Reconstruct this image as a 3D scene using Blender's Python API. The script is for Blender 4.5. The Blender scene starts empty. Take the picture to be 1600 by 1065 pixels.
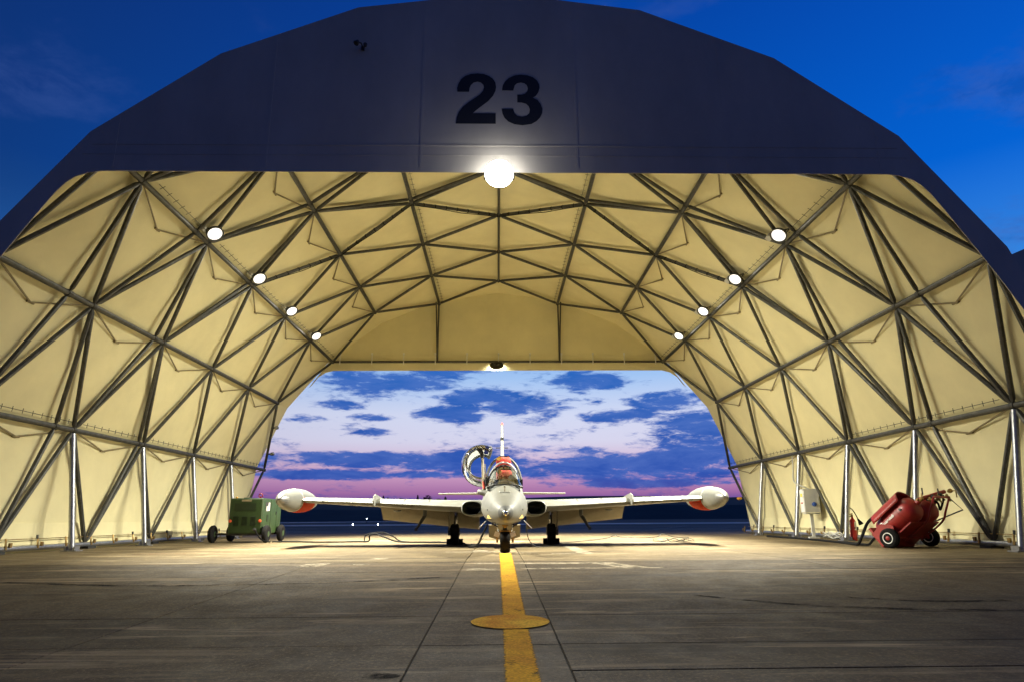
import bpy, bmesh, math, random
from mathutils import Vector, Matrix, Euler
random.seed(7)
R = math.radians
sc = bpy.context.scene
COL = sc.collection

# ------------------------------------------------------------------ camera
HC = 0.633
yaw, pitch, roll = 0.0218, 0.2543, 0.0061
def cam_axis(v):
    x, y, z = v            # right, up, forward in the world
    x, z = x*math.cos(yaw)-z*math.sin(yaw), x*math.sin(yaw)+z*math.cos(yaw)
    y, z = y*math.cos(pitch)-z*math.sin(pitch), y*math.sin(pitch)+z*math.cos(pitch)
    x, y = x*math.cos(roll)-y*math.sin(roll), x*math.sin(roll)+y*math.cos(roll)
    return (x, y, z)
ax, ay, az = cam_axis((1, 0, 0)), cam_axis((0, 0, 1)), cam_axis((0, 1, 0))   # world X, Y(forward), Z(up)
cam = bpy.data.objects.new('camera', bpy.data.cameras.new('camera'))
COL.objects.link(cam)
rot = Matrix(((ax[0], ax[1], -ax[2]), (ay[0], ay[1], -ay[2]), (az[0], az[1], -az[2])))
cam.matrix_world = Matrix.Translation((0, 0, HC)) @ rot.to_4x4()
cam.data.sensor_width = 36; cam.data.lens = 24.0
cam.data.clip_start = 0.05; cam.data.clip_end = 4000
sc.camera = cam

# ------------------------------------------------------------------ exposure and render
sc.view_settings.view_transform = 'Standard'
sc.view_settings.look = 'None'
sc.view_settings.exposure = 0.0
sc.view_settings.gamma = 1.0
sc.view_settings.use_curve_mapping = False
LAMP_W, FRONT_W, REAR_W = 55.0, 58.0, 30.0
BEAM_W, WASH_W = 11800.0, 2100.0
SEED = 3.7
BANKS = [(-.195, .190, .080, .026, 1.), (-.115, .192, .060, .016, 1.), (-.075, .210, .09, .014, .8), (-.030, .172, .066, .014, 1.), (.036, .153, .072, .019, 1.),
         (-.066, .146, .066, .014, 1.), (.14, .192, .062, .017, .9), (.262, .160, .075, .015, 1.), (.178, .143, .075, .011, .9), (.30, .128, .085, .022, 1.),
         (-.235, .157, .045, .008, .9), (-.28, .137, .035, .007, .9), (-.178, .142, .042, .008, .8), (.19, .076, .22, .027, 1.1), (.30, .088, .12, .026, 1.),
         (-.165, .084, .22, .012, 1.1), (-.075, .080, .11, .017, 1.), (-.26, .061, .16, .008, 1.), (.115, .094, .085, .010, .9), (-.175, .121, .035, .006, .7),
         (-.10, .062, .10, .007, .8), (.22, .048, .16, .007, .9), (.02, .070, .10, .014, .8), (-.38, .075, .09, .012, .9), (.42, .10, .08, .025, .9)]
LAMP_COL = (1.0, 0.96, 0.80)

# ------------------------------------------------------------------ sky
world = bpy.data.worlds.new('World'); sc.world = world; world.use_nodes = True
wn, wl = world.node_tree.nodes, world.node_tree.links
wn.clear()
def wnode(t, **kw):
    n = wn.new(t)
    for k, v in kw.items(): setattr(n, k, v)
    return n
def wmath(op, a, b=None, c=None, clamp=False):
    n = wnode('ShaderNodeMath', operation=op, use_clamp=clamp)
    for i, v in enumerate((a, b, c)):
        if v is None: continue
        if isinstance(v, (int, float)): n.inputs[i].default_value = v
        else: wl.new(v, n.inputs[i])
    return n.outputs[0]
def wmap(v, a, b, c, d, smooth=True):
    n = wnode('ShaderNodeMapRange', interpolation_type='SMOOTHSTEP' if smooth else 'LINEAR')
    wl.new(v, n.inputs[0])
    for i, q in enumerate((a, b, c, d)): n.inputs[i+1].default_value = q
    return n.outputs[0]
def wramp(v, stops):
    n = wnode('ShaderNodeValToRGB'); e = n.color_ramp.elements
    while len(e) < len(stops): e.new(0.5)
    for el, (p, c) in zip(e, stops): el.position = p; el.color = (*c, 1)
    wl.new(v, n.inputs[0]); return n.outputs[0]
def wmix(f, a, b, mode='MIX'):
    n = wnode('ShaderNodeMix', data_type='RGBA', blend_type=mode)
    if isinstance(f, (int, float)): n.inputs[0].default_value = f
    else: wl.new(f, n.inputs[0])
    for i, v in ((6, a), (7, b)):
        if isinstance(v, tuple): n.inputs[i].default_value = (*v, 1)
        else: wl.new(v, n.inputs[i])
    return n.outputs[2]
tc = wnode('ShaderNodeTexCoord')
sep = wnode('ShaderNodeSeparateXYZ'); wl.new(tc.outputs['Generated'], sep.inputs[0])
sx, sy, sz = sep.outputs
zc = wmath('MAXIMUM', sz, 0.0)
west = wramp(zc, [(0.0, (.10, .06, .28)), (.026, (.17, .085, .33)), (.036, (.37, .155, .37)), (.055, (.55, .29, .50)), (.078, (.66, .48, .66)),
                  (.108, (.68, .67, .85)), (.145, (.65, .70, .90)), (.20, (.36, .56, .90)), (.30, (.03, .21, .68)),
                  (.42, (.001, .11, .58)), (.63, (.001, .065, .42)), (1.0, (.002, .03, .20))])
east = wramp(zc, [(0.0, (.05, .05, .125)), (.10, (.05, .058, .16)), (.3, (.022, .045, .18)), (1.0, (.004, .03, .20))])
side = wmath('ADD', wmath('MULTIPLY', sy, 0.88), wmath('MULTIPLY', sx, 0.47))
sky = wmix(wmap(side, -0.35, 0.95, 0.0, 1.0), east, west)
az_gain = wmap(sx, -.62, .62, .50, 1.15, False)
hi = wmap(zc, .18, .40, 0.0, 1.0)
sky = wmix(hi, sky, wmix(1.0, sky, az_gain, 'MULTIPLY'))
# clouds: noise on a flat layer overhead
den = wmath('ADD', zc, 0.055)
comb = wnode('ShaderNodeCombineXYZ')
wl.new(wmath('MULTIPLY', wmath('DIVIDE', sx, den), 0.80), comb.inputs[0])
wl.new(wmath('MULTIPLY', wmath('DIVIDE', sy, den), 1.0), comb.inputs[1])
comb.inputs[2].default_value = SEED
nz = wnode('ShaderNodeTexNoise', noise_dimensions='3D'); wl.new(comb.outputs[0], nz.inputs['Vector'])
nz.inputs['Scale'].default_value = 1.25; nz.inputs['Detail'].default_value = 8; nz.inputs['Roughness'].default_value = .60
nz2 = wnode('ShaderNodeTexNoise', noise_dimensions='3D'); wl.new(comb.outputs[0], nz2.inputs['Vector'])
nz2.inputs['Scale'].default_value = 0.42; nz2.inputs['Detail'].default_value = 2
dens = wmath('ADD', nz.outputs[0], wmath('MULTIPLY', wmath('SUBTRACT', nz2.outputs[0], .5), .45))
thr = wramp(zc, [(0.0, (.62,)*3), (.04, (.56,)*3), (.075, (.50,)*3), (.125, (.59,)*3), (.17, (.525,)*3), (.30, (.56,)*3), (.5, (.56,)*3)])
cm = wmap(wmath('SUBTRACT', dens, thr), -0.035, 0.075, 0.0, 1.0)
# cloud banks over the sunset: soft ellipses in azimuth and height, torn up by noise
azm = wmath('DIVIDE', sx, wmath('MAXIMUM', sy, .12))
cb = wnode('ShaderNodeCombineXYZ'); wl.new(wmath('MULTIPLY', azm, 9.0), cb.inputs[0]); wl.new(wmath('MULTIPLY', zc, 34.0), cb.inputs[1]); cb.inputs[2].default_value = 5.3
nb = wnode('ShaderNodeTexNoise', noise_dimensions='3D'); wl.new(cb.outputs[0], nb.inputs['Vector'])
nb.inputs['Scale'].default_value = 1.1; nb.inputs['Detail'].default_value = 9; nb.inputs['Roughness'].default_value = .62; nb.inputs['Distortion'].default_value = .35
nf = wnode('ShaderNodeTexNoise', noise_dimensions='3D'); wl.new(cb.outputs[0], nf.inputs['Vector'])
nf.inputs['Scale'].default_value = 4.2; nf.inputs['Detail'].default_value = 8; nf.inputs['Roughness'].default_value = .66; nf.inputs['Distortion'].default_value = .5
bank = None
for (a0, z0, ra_, rz_, amp) in BANKS:
    dx_ = wmath('DIVIDE', wmath('SUBTRACT', azm, a0), ra_); dz_ = wmath('DIVIDE', wmath('SUBTRACT', zc, z0), rz_)
    d2 = wmath('MULTIPLY_ADD', dx_, dx_, wmath('MULTIPLY', dz_, dz_))
    g_ = wmath('MULTIPLY', wmath('MAXIMUM', wmath('SUBTRACT', 1.25, d2), -.35), amp)
    bank = g_ if bank is None else wmath('SMOOTH_MAX', bank, g_, .25)
bm_ = wmap(wmath('ADD', bank, wmath('ADD', wmath('MULTIPLY', wmath('SUBTRACT', nb.outputs[0], .5), 4.4), wmath('MULTIPLY', wmath('SUBTRACT', nf.outputs[0], .5), 2.6))), -.02, 1.0, 0.0, 1.0)
front = wmath('MULTIPLY', wmap(wmath('ABSOLUTE', azm), .42, .60, 1.0, 0.0), wmap(zc, .22, .30, 1.0, 0.0))
front = wmath('MULTIPLY', front, wmap(sy, .15, .4, 0.0, 1.0))
mfx = wnode('ShaderNodeMix', data_type='FLOAT'); wl.new(front, mfx.inputs[0]); wl.new(cm, mfx.inputs[2]); wl.new(bm_, mfx.inputs[3])
cm = mfx.outputs[0]
fade = wmap(zc, .22, .45, .97, .42)
ccol = wramp(zc, [(0.0, (.07, .05, .28)), (.035, (.06, .075, .36)), (.06, (.012, .080, .43)), (.12, (.008, .088, .44)), (.25, (.018, .14, .53)), (.36, (.012, .075, .34)), (.5, (.010, .045, .24))])
ccol = wmix(wmap(nb.outputs[0], .42, .66, .38, 0.0), ccol, (.12, .22, .62))
sky = wmix(wmath('MULTIPLY', cm, fade), sky, wmix(wmap(side, -.35, .9, 0, 1), east, ccol))
bg = wnode('ShaderNodeBackground'); wl.new(sky, bg.inputs[0]); bg.inputs[1].default_value = 1.0
wo = wnode('ShaderNodeOutputWorld'); wl.new(bg.outputs[0], wo.inputs[0])

# ------------------------------------------------------------------ materials
def material(name, col, rough=.6, metal=0., var=.0, vscale=3., bump=0., bscale=40., spec=.5, col2=None, vthr=None, stretch=(1, 1, 1), rnd=0.):
    m = bpy.data.materials.new(name); m.use_nodes = True
    nt = m.node_tree; N, L = nt.nodes, nt.links
    b = N['Principled BSDF']
    b.inputs['Roughness'].default_value = rough; b.inputs['Metallic'].default_value = metal
    b.inputs['Specular IOR Level'].default_value = spec
    t = N.new('ShaderNodeTexCoord'); mp = N.new('ShaderNodeMapping'); mp.inputs['Scale'].default_value = stretch
    L.new(t.outputs['Object'], mp.inputs[0])
    c2 = col2 if col2 else tuple(c*(1-var) for c in col)
    if var or col2:
        n = N.new('ShaderNodeTexNoise'); n.inputs['Scale'].default_value = vscale; n.inputs['Detail'].default_value = 6
        n.inputs['Roughness'].default_value = .62
        L.new(mp.outputs[0], n.inputs['Vector'])
        rp = N.new('ShaderNodeMapRange'); rp.inputs[1].default_value, rp.inputs[2].default_value = vthr if vthr else (.32, .68)
        L.new(n.outputs[0], rp.inputs[0])
        mx = N.new('ShaderNodeMix'); mx.data_type = 'RGBA'; L.new(rp.outputs[0], mx.inputs[0])
        mx.inputs[6].default_value = (*c2, 1); mx.inputs[7].default_value = (*col, 1)
        out = mx.outputs[2]
        if rnd:
            oi = N.new('ShaderNodeObjectInfo'); h = N.new('ShaderNodeHueSaturation')
            mr = N.new('ShaderNodeMapRange'); L.new(oi.outputs['Random'], mr.inputs[0])
            mr.inputs[3].default_value = 1-rnd; mr.inputs[4].default_value = 1+rnd
            L.new(mr.outputs[0], h.inputs['Value']); L.new(out, h.inputs['Color']); out = h.outputs[0]
        L.new(out, b.inputs['Base Color'])
        rr = N.new('ShaderNodeMapRange'); L.new(n.outputs[0], rr.inputs[0])
        rr.inputs[3].default_value = min(1, rough+.12); rr.inputs[4].default_value = max(.05, rough-.12)
        L.new(rr.outputs[0], b.inputs['Roughness'])
    else:
        b.inputs['Base Color'].default_value = (*col, 1)
    if bump:
        n2 = N.new('ShaderNodeTexNoise'); n2.inputs['Scale'].default_value = bscale; n2.inputs['Detail'].default_value = 5
        L.new(mp.outputs[0], n2.inputs['Vector'])
        bp = N.new('ShaderNodeBump'); bp.inputs['Strength'].default_value = bump; bp.inputs['Distance'].default_value = .02
        L.new(n2.outputs[0], bp.inputs['Height']); L.new(bp.outputs[0], b.inputs['Normal'])
    return m

def concrete(name, base, dark, pale, streaks=True):
    """worn apron concrete: speckle, broom streaks, stains, pale scuffs"""
    m = bpy.data.materials.new(name); m.use_nodes = True
    nt = m.node_tree; N, L = nt.nodes, nt.links; b = N['Principled BSDF']
    g = N.new('ShaderNodeNewGeometry')
    def noise(scale, stretch, det=5, rough=.6, dist=0.):
        mp = N.new('ShaderNodeMapping'); mp.inputs['Scale'].default_value = stretch; L.new(g.outputs['Position'], mp.inputs[0])
        n = N.new('ShaderNodeTexNoise'); n.inputs['Scale'].default_value = scale; n.inputs['Detail'].default_value = det
        n.inputs['Roughness'].default_value = rough; n.inputs['Distortion'].default_value = dist
        L.new(mp.outputs[0], n.inputs['Vector']); return n.outputs[0]
    def rng(v, a, b_, c, d):
        r = N.new('ShaderNodeMapRange'); L.new(v, r.inputs[0])
        for i, q in enumerate((a, b_, c, d)): r.inputs[i+1].default_value = q
        return r.outputs[0]
    def mix(f, a, c, mode='MIX'):
        x = N.new('ShaderNodeMix'); x.data_type = 'RGBA'; x.blend_type = mode; L.new(f, x.inputs[0])
        for i, v in ((6, a), (7, c)):
            if isinstance(v, tuple): x.inputs[i].default_value = (*v, 1)
            else: L.new(v, x.inputs[i])
        return x.outputs[2]
    stain = noise(.42, (1, 1.3, 1), 6, .65, .6)
    c = mix(rng(stain, .34, .64, 0, 1), dark, base)
    mid = noise(2.6, (1, .8, 1), 7, .7)
    c = mix(rng(mid, .3, .7, .62, 0), c, tuple(x*.38 for x in base))
    speck = noise(42, (1, 1, 1), 6, .82)
    c = mix(rng(speck, .53, .64, 0, .8), c, pale)
    c = mix(rng(speck, .48, .38, 0, .85), c, tuple(x*.25 for x in dark))
    mott = noise(9, (1, 1, 1), 6, .75)
    c = mix(rng(mott, .52, .36, 0, .6), c, tuple(x*.4 for x in dark))
    # fine paste-and-grit layer
    grit = noise(210, (1, 1, 1), 3, .8)
    c = mix(rng(grit, .35, .65, .6, 0), c, tuple(x*.3 for x in base))
    scuff = noise(1.15, (.28, 2.6, 1), 7, .72, 1.1)
    cut = noise(.23, (1, 1, 1), 2)
    f = N.new('ShaderNodeMath'); f.operation = 'MULTIPLY'; L.new(rng(scuff, .535, .62, 0, .9), f.inputs[0]); L.new(rng(cut, .42, .56, 0, 1), f.inputs[1])
    c = mix(f.outputs[0], c, pale)
    tyre = noise(.55, (.30, 3.2, 1), 3, .5, .8)
    c = mix(rng(tyre, .60, .66, 0, .6), c, tuple(x*.35 for x in dark))
    oi = N.new('ShaderNodeObjectInfo'); h = N.new('ShaderNodeHueSaturation')
    L.new(rng(oi.outputs['Random'], 0, 1, .86, 1.12), h.inputs['Value']); L.new(c, h.inputs['Color'])
    L.new(h.outputs[0], b.inputs['Base Color'])
    L.new(rng(mid, .3, .7, .82, .60), b.inputs['Roughness'])
    b.inputs['Specular IOR Level'].default_value = .24
    broom = noise(130, (1, .03, 1), 2)
    ad = N.new('ShaderNodeMath'); ad.operation = 'ADD'; L.new(rng(speck, 0, 1, 0, 1.0), ad.inputs[0]); L.new(rng(broom, 0, 1, 0, .5), ad.inputs[1])
    bp = N.new('ShaderNodeBump'); bp.inputs['Strength'].default_value = .45; bp.inputs['Distance'].default_value = .008
    L.new(ad.outputs[0], bp.inputs['Height']); L.new(bp.outputs[0], b.inputs['Normal'])
    return m

def paint(name, col, rust=None, lo=.30, hi=.44, scale=9., edge=True):
    """painted marking, worn through to the concrete by a noise mask"""
    m = bpy.data.materials.new(name); m.use_nodes = True
    nt = m.node_tree; N, L = nt.nodes, nt.links; b = N['Principled BSDF']
    b.inputs['Roughness'].default_value = .9; b.inputs['Specular IOR Level'].default_value = .12
    g = N.new('ShaderNodeNewGeometry')
    n = N.new('ShaderNodeTexNoise'); n.inputs['Scale'].default_value = scale; n.inputs['Detail'].default_value = 9; n.inputs['Roughness'].default_value = .75
    L.new(g.outputs['Position'], n.inputs['Vector'])
    n3 = N.new('ShaderNodeTexNoise'); n3.inputs['Scale'].default_value = 60; n3.inputs['Detail'].default_value = 3
    L.new(g.outputs['Position'], n3.inputs['Vector'])
    r = N.new('ShaderNodeMapRange'); L.new(n.outputs[0], r.inputs[0]); r.inputs[1].default_value = lo; r.inputs[2].default_value = hi
    src = r.outputs[0]
    if edge:   # UV.x runs across the strip: frayed borders
        uv = N.new('ShaderNodeTexCoord'); s = N.new('ShaderNodeSeparateXYZ'); L.new(uv.outputs['UV'], s.inputs[0])
        a = N.new('ShaderNodeMath'); a.operation = 'PINGPONG'; a.inputs[1].default_value = .5; L.new(s.outputs[0], a.inputs[0])
        ad = N.new('ShaderNodeMath'); ad.operation = 'MULTIPLY_ADD'; L.new(n3.outputs[0], ad.inputs[0]); ad.inputs[1].default_value = .22; L.new(a.outputs[0], ad.inputs[2])
        e = N.new('ShaderNodeMapRange'); L.new(ad.outputs[0], e.inputs[0]); e.inputs[1].default_value = .12; e.inputs[2].default_value = .21
        mu = N.new('ShaderNodeMath'); mu.operation = 'MULTIPLY'; L.new(src, mu.inputs[0]); L.new(e.outputs[0], mu.inputs[1]); src = mu.outputs[0]
    n2 = N.new('ShaderNodeTexNoise'); n2.inputs['Scale'].default_value = 3.2; n2.inputs['Detail'].default_value = 6; L.new(g.outputs['Position'], n2.inputs['Vector'])
    mx = N.new('ShaderNodeMix'); mx.data_type = 'RGBA'
    r2 = N.new('ShaderNodeMapRange'); L.new(n2.outputs[0], r2.inputs[0]); r2.inputs[1].default_value = .4; r2.inputs[2].default_value = .65; L.new(r2.outputs[0], mx.inputs[0])
    mx.inputs[6].default_value = (*col, 1); mx.inputs[7].default_value = (*(rust or tuple(x*.72 for x in col)), 1)
    mg = N.new('ShaderNodeMix'); mg.data_type = 'RGBA'; mg.blend_type = 'MULTIPLY'
    r3 = N.new('ShaderNodeMapRange'); L.new(n3.outputs[0], r3.inputs[0]); r3.inputs[1].default_value = .62; r3.inputs[2].default_value = .40; r3.inputs[3].default_value = 0; r3.inputs[4].default_value = .5
    L.new(r3.outputs[0], mg.inputs[0]); L.new(mx.outputs[2], mg.inputs[6]); mg.inputs[7].default_value = (.35, .3, .26, 1)
    L.new(mg.outputs[2], b.inputs['Base Color'])
    L.new(src, b.inputs['Alpha'])
    return m

def emitter(name, col, s):
    m = bpy.data.materials.new(name); m.use_nodes = True
    b = m.node_tree.nodes['Principled BSDF']
    b.inputs['Base Color'].default_value = (.8, .8, .8, 1)
    b.inputs['Emission Color'].default_value = (*col, 1); b.inputs['Emission Strength'].default_value = s
    return m
def glass(name, tint, gloss=.35, rough=.03):
    m = bpy.data.materials.new(name); m.use_nodes = True
    nt = m.node_tree; N, L = nt.nodes, nt.links; N.remove(N['Principled BSDF'])
    t = N.new('ShaderNodeBsdfTransparent'); t.inputs[0].default_value = (*tint, 1)
    g = N.new('ShaderNodeBsdfGlossy'); g.inputs['Roughness'].default_value = rough; g.inputs['Color'].default_value = (.92, .94, .97, 1)
    lw = N.new('ShaderNodeLayerWeight'); lw.inputs[0].default_value = .35
    mr = N.new('ShaderNodeMapRange'); L.new(lw.outputs['Fresnel'], mr.inputs[0]); mr.inputs[3].default_value = gloss; mr.inputs[4].default_value = min(1, gloss+.55)
    mx = N.new('ShaderNodeMixShader'); L.new(mr.outputs[0], mx.inputs[0]); L.new(t.outputs[0], mx.inputs[1]); L.new(g.outputs[0], mx.inputs[2])
    L.new(mx.outputs[0], N['Material Output'].inputs[0])
    return m

M = {}
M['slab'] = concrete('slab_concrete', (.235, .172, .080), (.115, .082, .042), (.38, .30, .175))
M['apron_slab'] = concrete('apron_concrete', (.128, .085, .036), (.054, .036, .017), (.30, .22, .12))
M['strip_slab'] = concrete('strip_concrete', (.165, .118, .062), (.085, .060, .033), (.34, .26, .15))
M['joint'] = material('joint_filler', (.03, .027, .024), .9, var=.4, vscale=20)
M['fabric'] = material('shelter_fabric', (.74, .675, .40), .62, var=.13, vscale=.75, bump=.8, bscale=1.5, spec=.25)
M['fabric_out'] = material('fascia_fabric', (.60, .56, .47), .7, var=.25, vscale=.45, bump=.5, bscale=1.1, spec=.2, stretch=(1, 1, .5))
M['steel'] = material('galvanised_tube', (.09, .09, .08), .48, .4, var=.45, vscale=9, stretch=(1, 1, 1))
M['post'] = material('galvanised_post', (.42, .43, .44), .36, .85, var=.30, vscale=14)
M['brace'] = material('sleeved_brace', (.26, .21, .11), .6, var=.3, vscale=8)
M['dark_steel'] = material('dark_steel', (.055, .055, .05), .5, .5, var=.3, vscale=12)
M['black'] = material('black_digit_print', (.016, .016, .018), .65, var=.2, vscale=2)
M['rubber'] = material('rubber', (.011, .0105, .010), .85, var=.3, vscale=18, bump=.3, bscale=30, spec=.15)
M['brass'] = material('brass_fitting', (.42, .28, .10), .4, .8, var=.35, vscale=20)
M['white_plastic'] = material('white_plastic', (.72, .72, .68), .45, var=.1, vscale=10)
M['aircraft'] = material('pale_grey_aircraft_paint', (.145, .145, .124), .45, var=.12, vscale=2.4, bump=.02, bscale=6, spec=.5)
M['aircraft_grey'] = material('grey_radome', (.50, .50, .47), .45, var=.1, vscale=5)
M['tank_cap'] = material('dull_metal_cap', (.22, .22, .21), .42, .6, var=.15, vscale=8)
M['nose_dark'] = material('dark_nose_cap', (.05, .052, .05), .6, var=.2, vscale=8)
M['tan'] = material('underside_panel', (.27, .225, .135), .5, var=.2, vscale=4)
M['orange'] = material('orange_band', (.55, .040, .003), .75, var=.15, vscale=5, spec=.08)
M['red'] = material('red_paint', (.31, .016, .012), .42, var=.30, vscale=5, bump=.05, bscale=9)
M['bright_red'] = material('extinguisher_red', (.55, .025, .02), .35, var=.15, vscale=5)
M['red_cloth'] = material('red_cloth', (.60, .055, .035), .8, var=.35, vscale=9, bump=.4, bscale=8)
M['yellow_cloth'] = material('yellow_cloth', (.75, .42, .06), .8, var=.2, vscale=9)
M['green'] = material('green_paint', (.030, .064, .015), .5, var=.28, vscale=4, bump=.04, bscale=9)
M['green_dark'] = material('green_louvre', (.014, .03, .007), .5, var=.3, vscale=6)
M['glass'] = glass('canopy_glass', (.80, .84, .88), .22)
M['bubble'] = glass('canopy_bubble', (.80, .84, .90), .34, .08)
M['chrome'] = material('polished_metal', (.65, .65, .65), .15, 1.)
M['olive'] = material('intake_inside', (.05, .055, .03), .5, var=.3, vscale=5)
M['cable'] = material('black_cable', (.010, .010, .010), .8, spec=.12)
M['grey_box'] = material('grey_cabinet_paint', (.50, .50, .46), .45, var=.1, vscale=6)
M['yellow'] = paint('yellow_line_paint', (.80, .43, .022), (.66, .31, .02))
M['yellow_disc'] = paint('yellow_disc_paint', (.88, .52, .045), (.66, .27, .02), edge=False, lo=.2, hi=.36)
M['white_paint'] = paint('faded_white_paint', (.46, .40, .29), lo=.34, hi=.56, scale=5, edge=False)
M['red_paint_line'] = paint('faded_red_paint', (.45, .06, .04), lo=.45, hi=.6, scale=5, edge=False)
M['lens'] = emitter('lamp_lens_glow', (1.0, .97, .90), 1.2)
M['spill_dome'] = emitter('added_dome_glow', (1.0, .98, .97), 46.0)  # for the added dome that brightens the nearby fascia
M['bulb'] = emitter('taxiway_bulb_glow', (.75, .85, 1.0), 25.0)
M['grass'] = material('dark_grass', (.030, .038, .020), .9, var=.5, vscale=.05)
M['asphalt'] = material('taxiway_asphalt', (.09, .09, .09), .45, var=.2, vscale=.2)
M['hill'] = material('wooded_hill', (.022, .028, .020), 1., var=.5, vscale=.04)
M['leaf'] = material('dark_needles', (.03, .038, .02), .9, var=.4, vscale=.6)
M['bark'] = material('bark', (.05, .04, .03), .9, var=.3, vscale=3)
M['label_yellow'] = material('yellow_label', (.75, .62, .04), .5)
M['label_red'] = material('red_light', (.7, .10, .03), .4)
M['label_white'] = material('white_label', (.75, .74, .70), .5)
M['amber'] = material('amber_lens', (.80, .40, .05), .25)
M['blue'] = material('blue_knob', (.03, .08, .30), .4)
M['headlight'] = material('landing_light_glass', (.85, .62, .22), .15)

# ------------------------------------------------------------------ mesh builder
class MB:
    def __init__(s): s.v = []; s.f = []; s.uv = {}
    def add(s, vs, fs):
        o = len(s.v); s.v += [tuple(v) for v in vs]; s.f += [tuple(i+o for i in f) for f in fs]; return s
    def box(s, c, size, rot=None, taper=1.0):
        hx, hy, hz = [q/2 for q in size]; P = []
        for z, k in ((-hz, 1), (hz, taper)):
            for x, y in ((-hx, -hy), (hx, -hy), (hx, hy), (-hx, hy)): P.append(Vector((x*k, y*k, z)))
        if rot: P = [Euler(rot).to_matrix() @ p for p in P]
        return s.add([p+Vector(c) for p in P], [(3, 2, 1, 0), (4, 5, 6, 7), (0, 1, 5, 4), (1, 2, 6, 5), (2, 3, 7, 6), (3, 0, 4, 7)])
    def rings(s, rings, cap0=True, cap1=True):
        n = len(rings[0]); o = len(s.v); fs = []
        for r in rings: s.v += [tuple(p) for p in r]
        for i in range(len(rings)-1):
            for k in range(n):
                fs.append((o+i*n+k, o+i*n+(k+1) % n, o+(i+1)*n+(k+1) % n, o+(i+1)*n+k))
        if cap0: fs.append(tuple(o+k for k in reversed(range(n))))
        if cap1: fs.append(tuple(o+(len(rings)-1)*n+k for k in range(n)))
        s.f += fs; return s
    def path(s, pts, rad, n=8):
        pts = [Vector(p) for p in pts]; rings = []; up = Vector((.13, .21, .97))
        if not isinstance(rad, (list, tuple)): rad = [rad]*len(pts)
        for i, p in enumerate(pts):
            d = (pts[min(i+1, len(pts)-1)]-pts[max(i-1, 0)]).normalized()
            if abs(d.dot(up)) > .95: up = Vector((1, .1, .05))
            a = d.cross(up).normalized(); b = d.cross(a)
            rings.append([p+(a*math.cos(t)+b*math.sin(t))*rad[i] for t in [k*2*math.pi/n for k in range(n)]])
        return s.rings(rings)
    def tube(s, a, b, r, n=8, neck=0.0):
        a, b = Vector(a), Vector(b)
        if not neck: return s.path([a, b], r, n)
        d = (b-a).normalized(); L = (b-a).length
        return s.path([a+d*neck*.15, a+d*neck*.55, a+d*neck, b-d*neck, b-d*neck*.55, b-d*neck*.15], [r*.42, r*.55, r, r, r*.55, r*.42], n)
    def lathe(s, o, axis, prof, n=20):
        """prof: (distance along axis, radius)"""
        ax_ = Vector(axis).normalized(); up = Vector((0, 0, 1)) if abs(ax_.z) < .9 else Vector((1, 0, 0))
        a = ax_.cross(up).normalized(); b = ax_.cross(a); o = Vector(o)
        return s.rings([[o+ax_*h+(a*math.cos(t)+b*math.sin(t))*r for t in [k*2*math.pi/n for k in range(n)]] for h, r in prof])
    def prism(s, poly, vec):
        vec = Vector(vec); n = len(poly)
        A = [Vector(p) for p in poly]; B = [p+vec for p in A]
        return s.add(A+B, [tuple(reversed(range(n))), tuple(range(n, 2*n))]+[(k, (k+1) % n, n+(k+1) % n, n+k) for k in range(n)])
    def sheet(s, quad):
        return s.add(quad, [(0, 1, 2, 3)])
    def build(s, name, mat, parent=None, smooth=False, org=None, fixn=True):
        me = bpy.data.meshes.new(name)
        o = Vector(org) if org is not None else Vector((0, 0, 0))
        me.from_pydata([Vector(v)-o for v in s.v], [], s.f)
        if fixn:
            bm = bmesh.new(); bm.from_mesh(me); bmesh.ops.recalc_face_normals(bm, faces=bm.faces); bm.to_mesh(me); bm.free()
        me.materials.append(mat)
        if smooth:
            me.polygons.foreach_set('use_smooth', [True]*len(me.polygons))
            me.set_sharp_from_angle(angle=R(smooth if smooth is not True else 40))
        ob = bpy.data.objects.new(name, me); COL.objects.link(ob)
        if parent: ob.parent = parent
        return ob
def tag(o, label, cat, group=None, kind=None):
    o['label'] = label; o['category'] = cat
    if group: o['group'] = group
    if kind: o['kind'] = kind
    return o
def structure(o, label=None):
    o['kind'] = 'structure'
    if label: o['label'] = label
    return o
def thing(name, label, cat, loc, rz=0., group=None):
    o = bpy.data.objects.new(name, None); COL.objects.link(o); o.location = loc; o.rotation_euler = (0, 0, rz)
    o.empty_display_size = .2
    return tag(o, label, cat, group)
def copy_thing(o, loc, rz=None, label=None, parent=None):
    c = o.copy(); COL.objects.link(c)
    if parent: c.parent = parent
    else:
        c.location = loc
        if rz is not None: c.rotation_euler = (0, 0, rz)
        if label: c['label'] = label
    for ch in [k for k in COL.objects if k.parent == o]:
        copy_thing(ch, None, parent=c)
    return c
def catmull(pts, k=6):
    P = [Vector(p) for p in pts]; out = []
    for i in range(len(P)-1):
        a = P[max(i-1, 0)]; b = P[i]; c = P[i+1]; d = P[min(i+2, len(P)-1)]
        for j in range(k):
            t = j/k
            out.append(.5*((2*b)+(-a+c)*t+(2*a-5*b+4*c-d)*t*t+(-a+3*b-3*c+d)*t**3))
    return out+[P[-1]]

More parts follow.
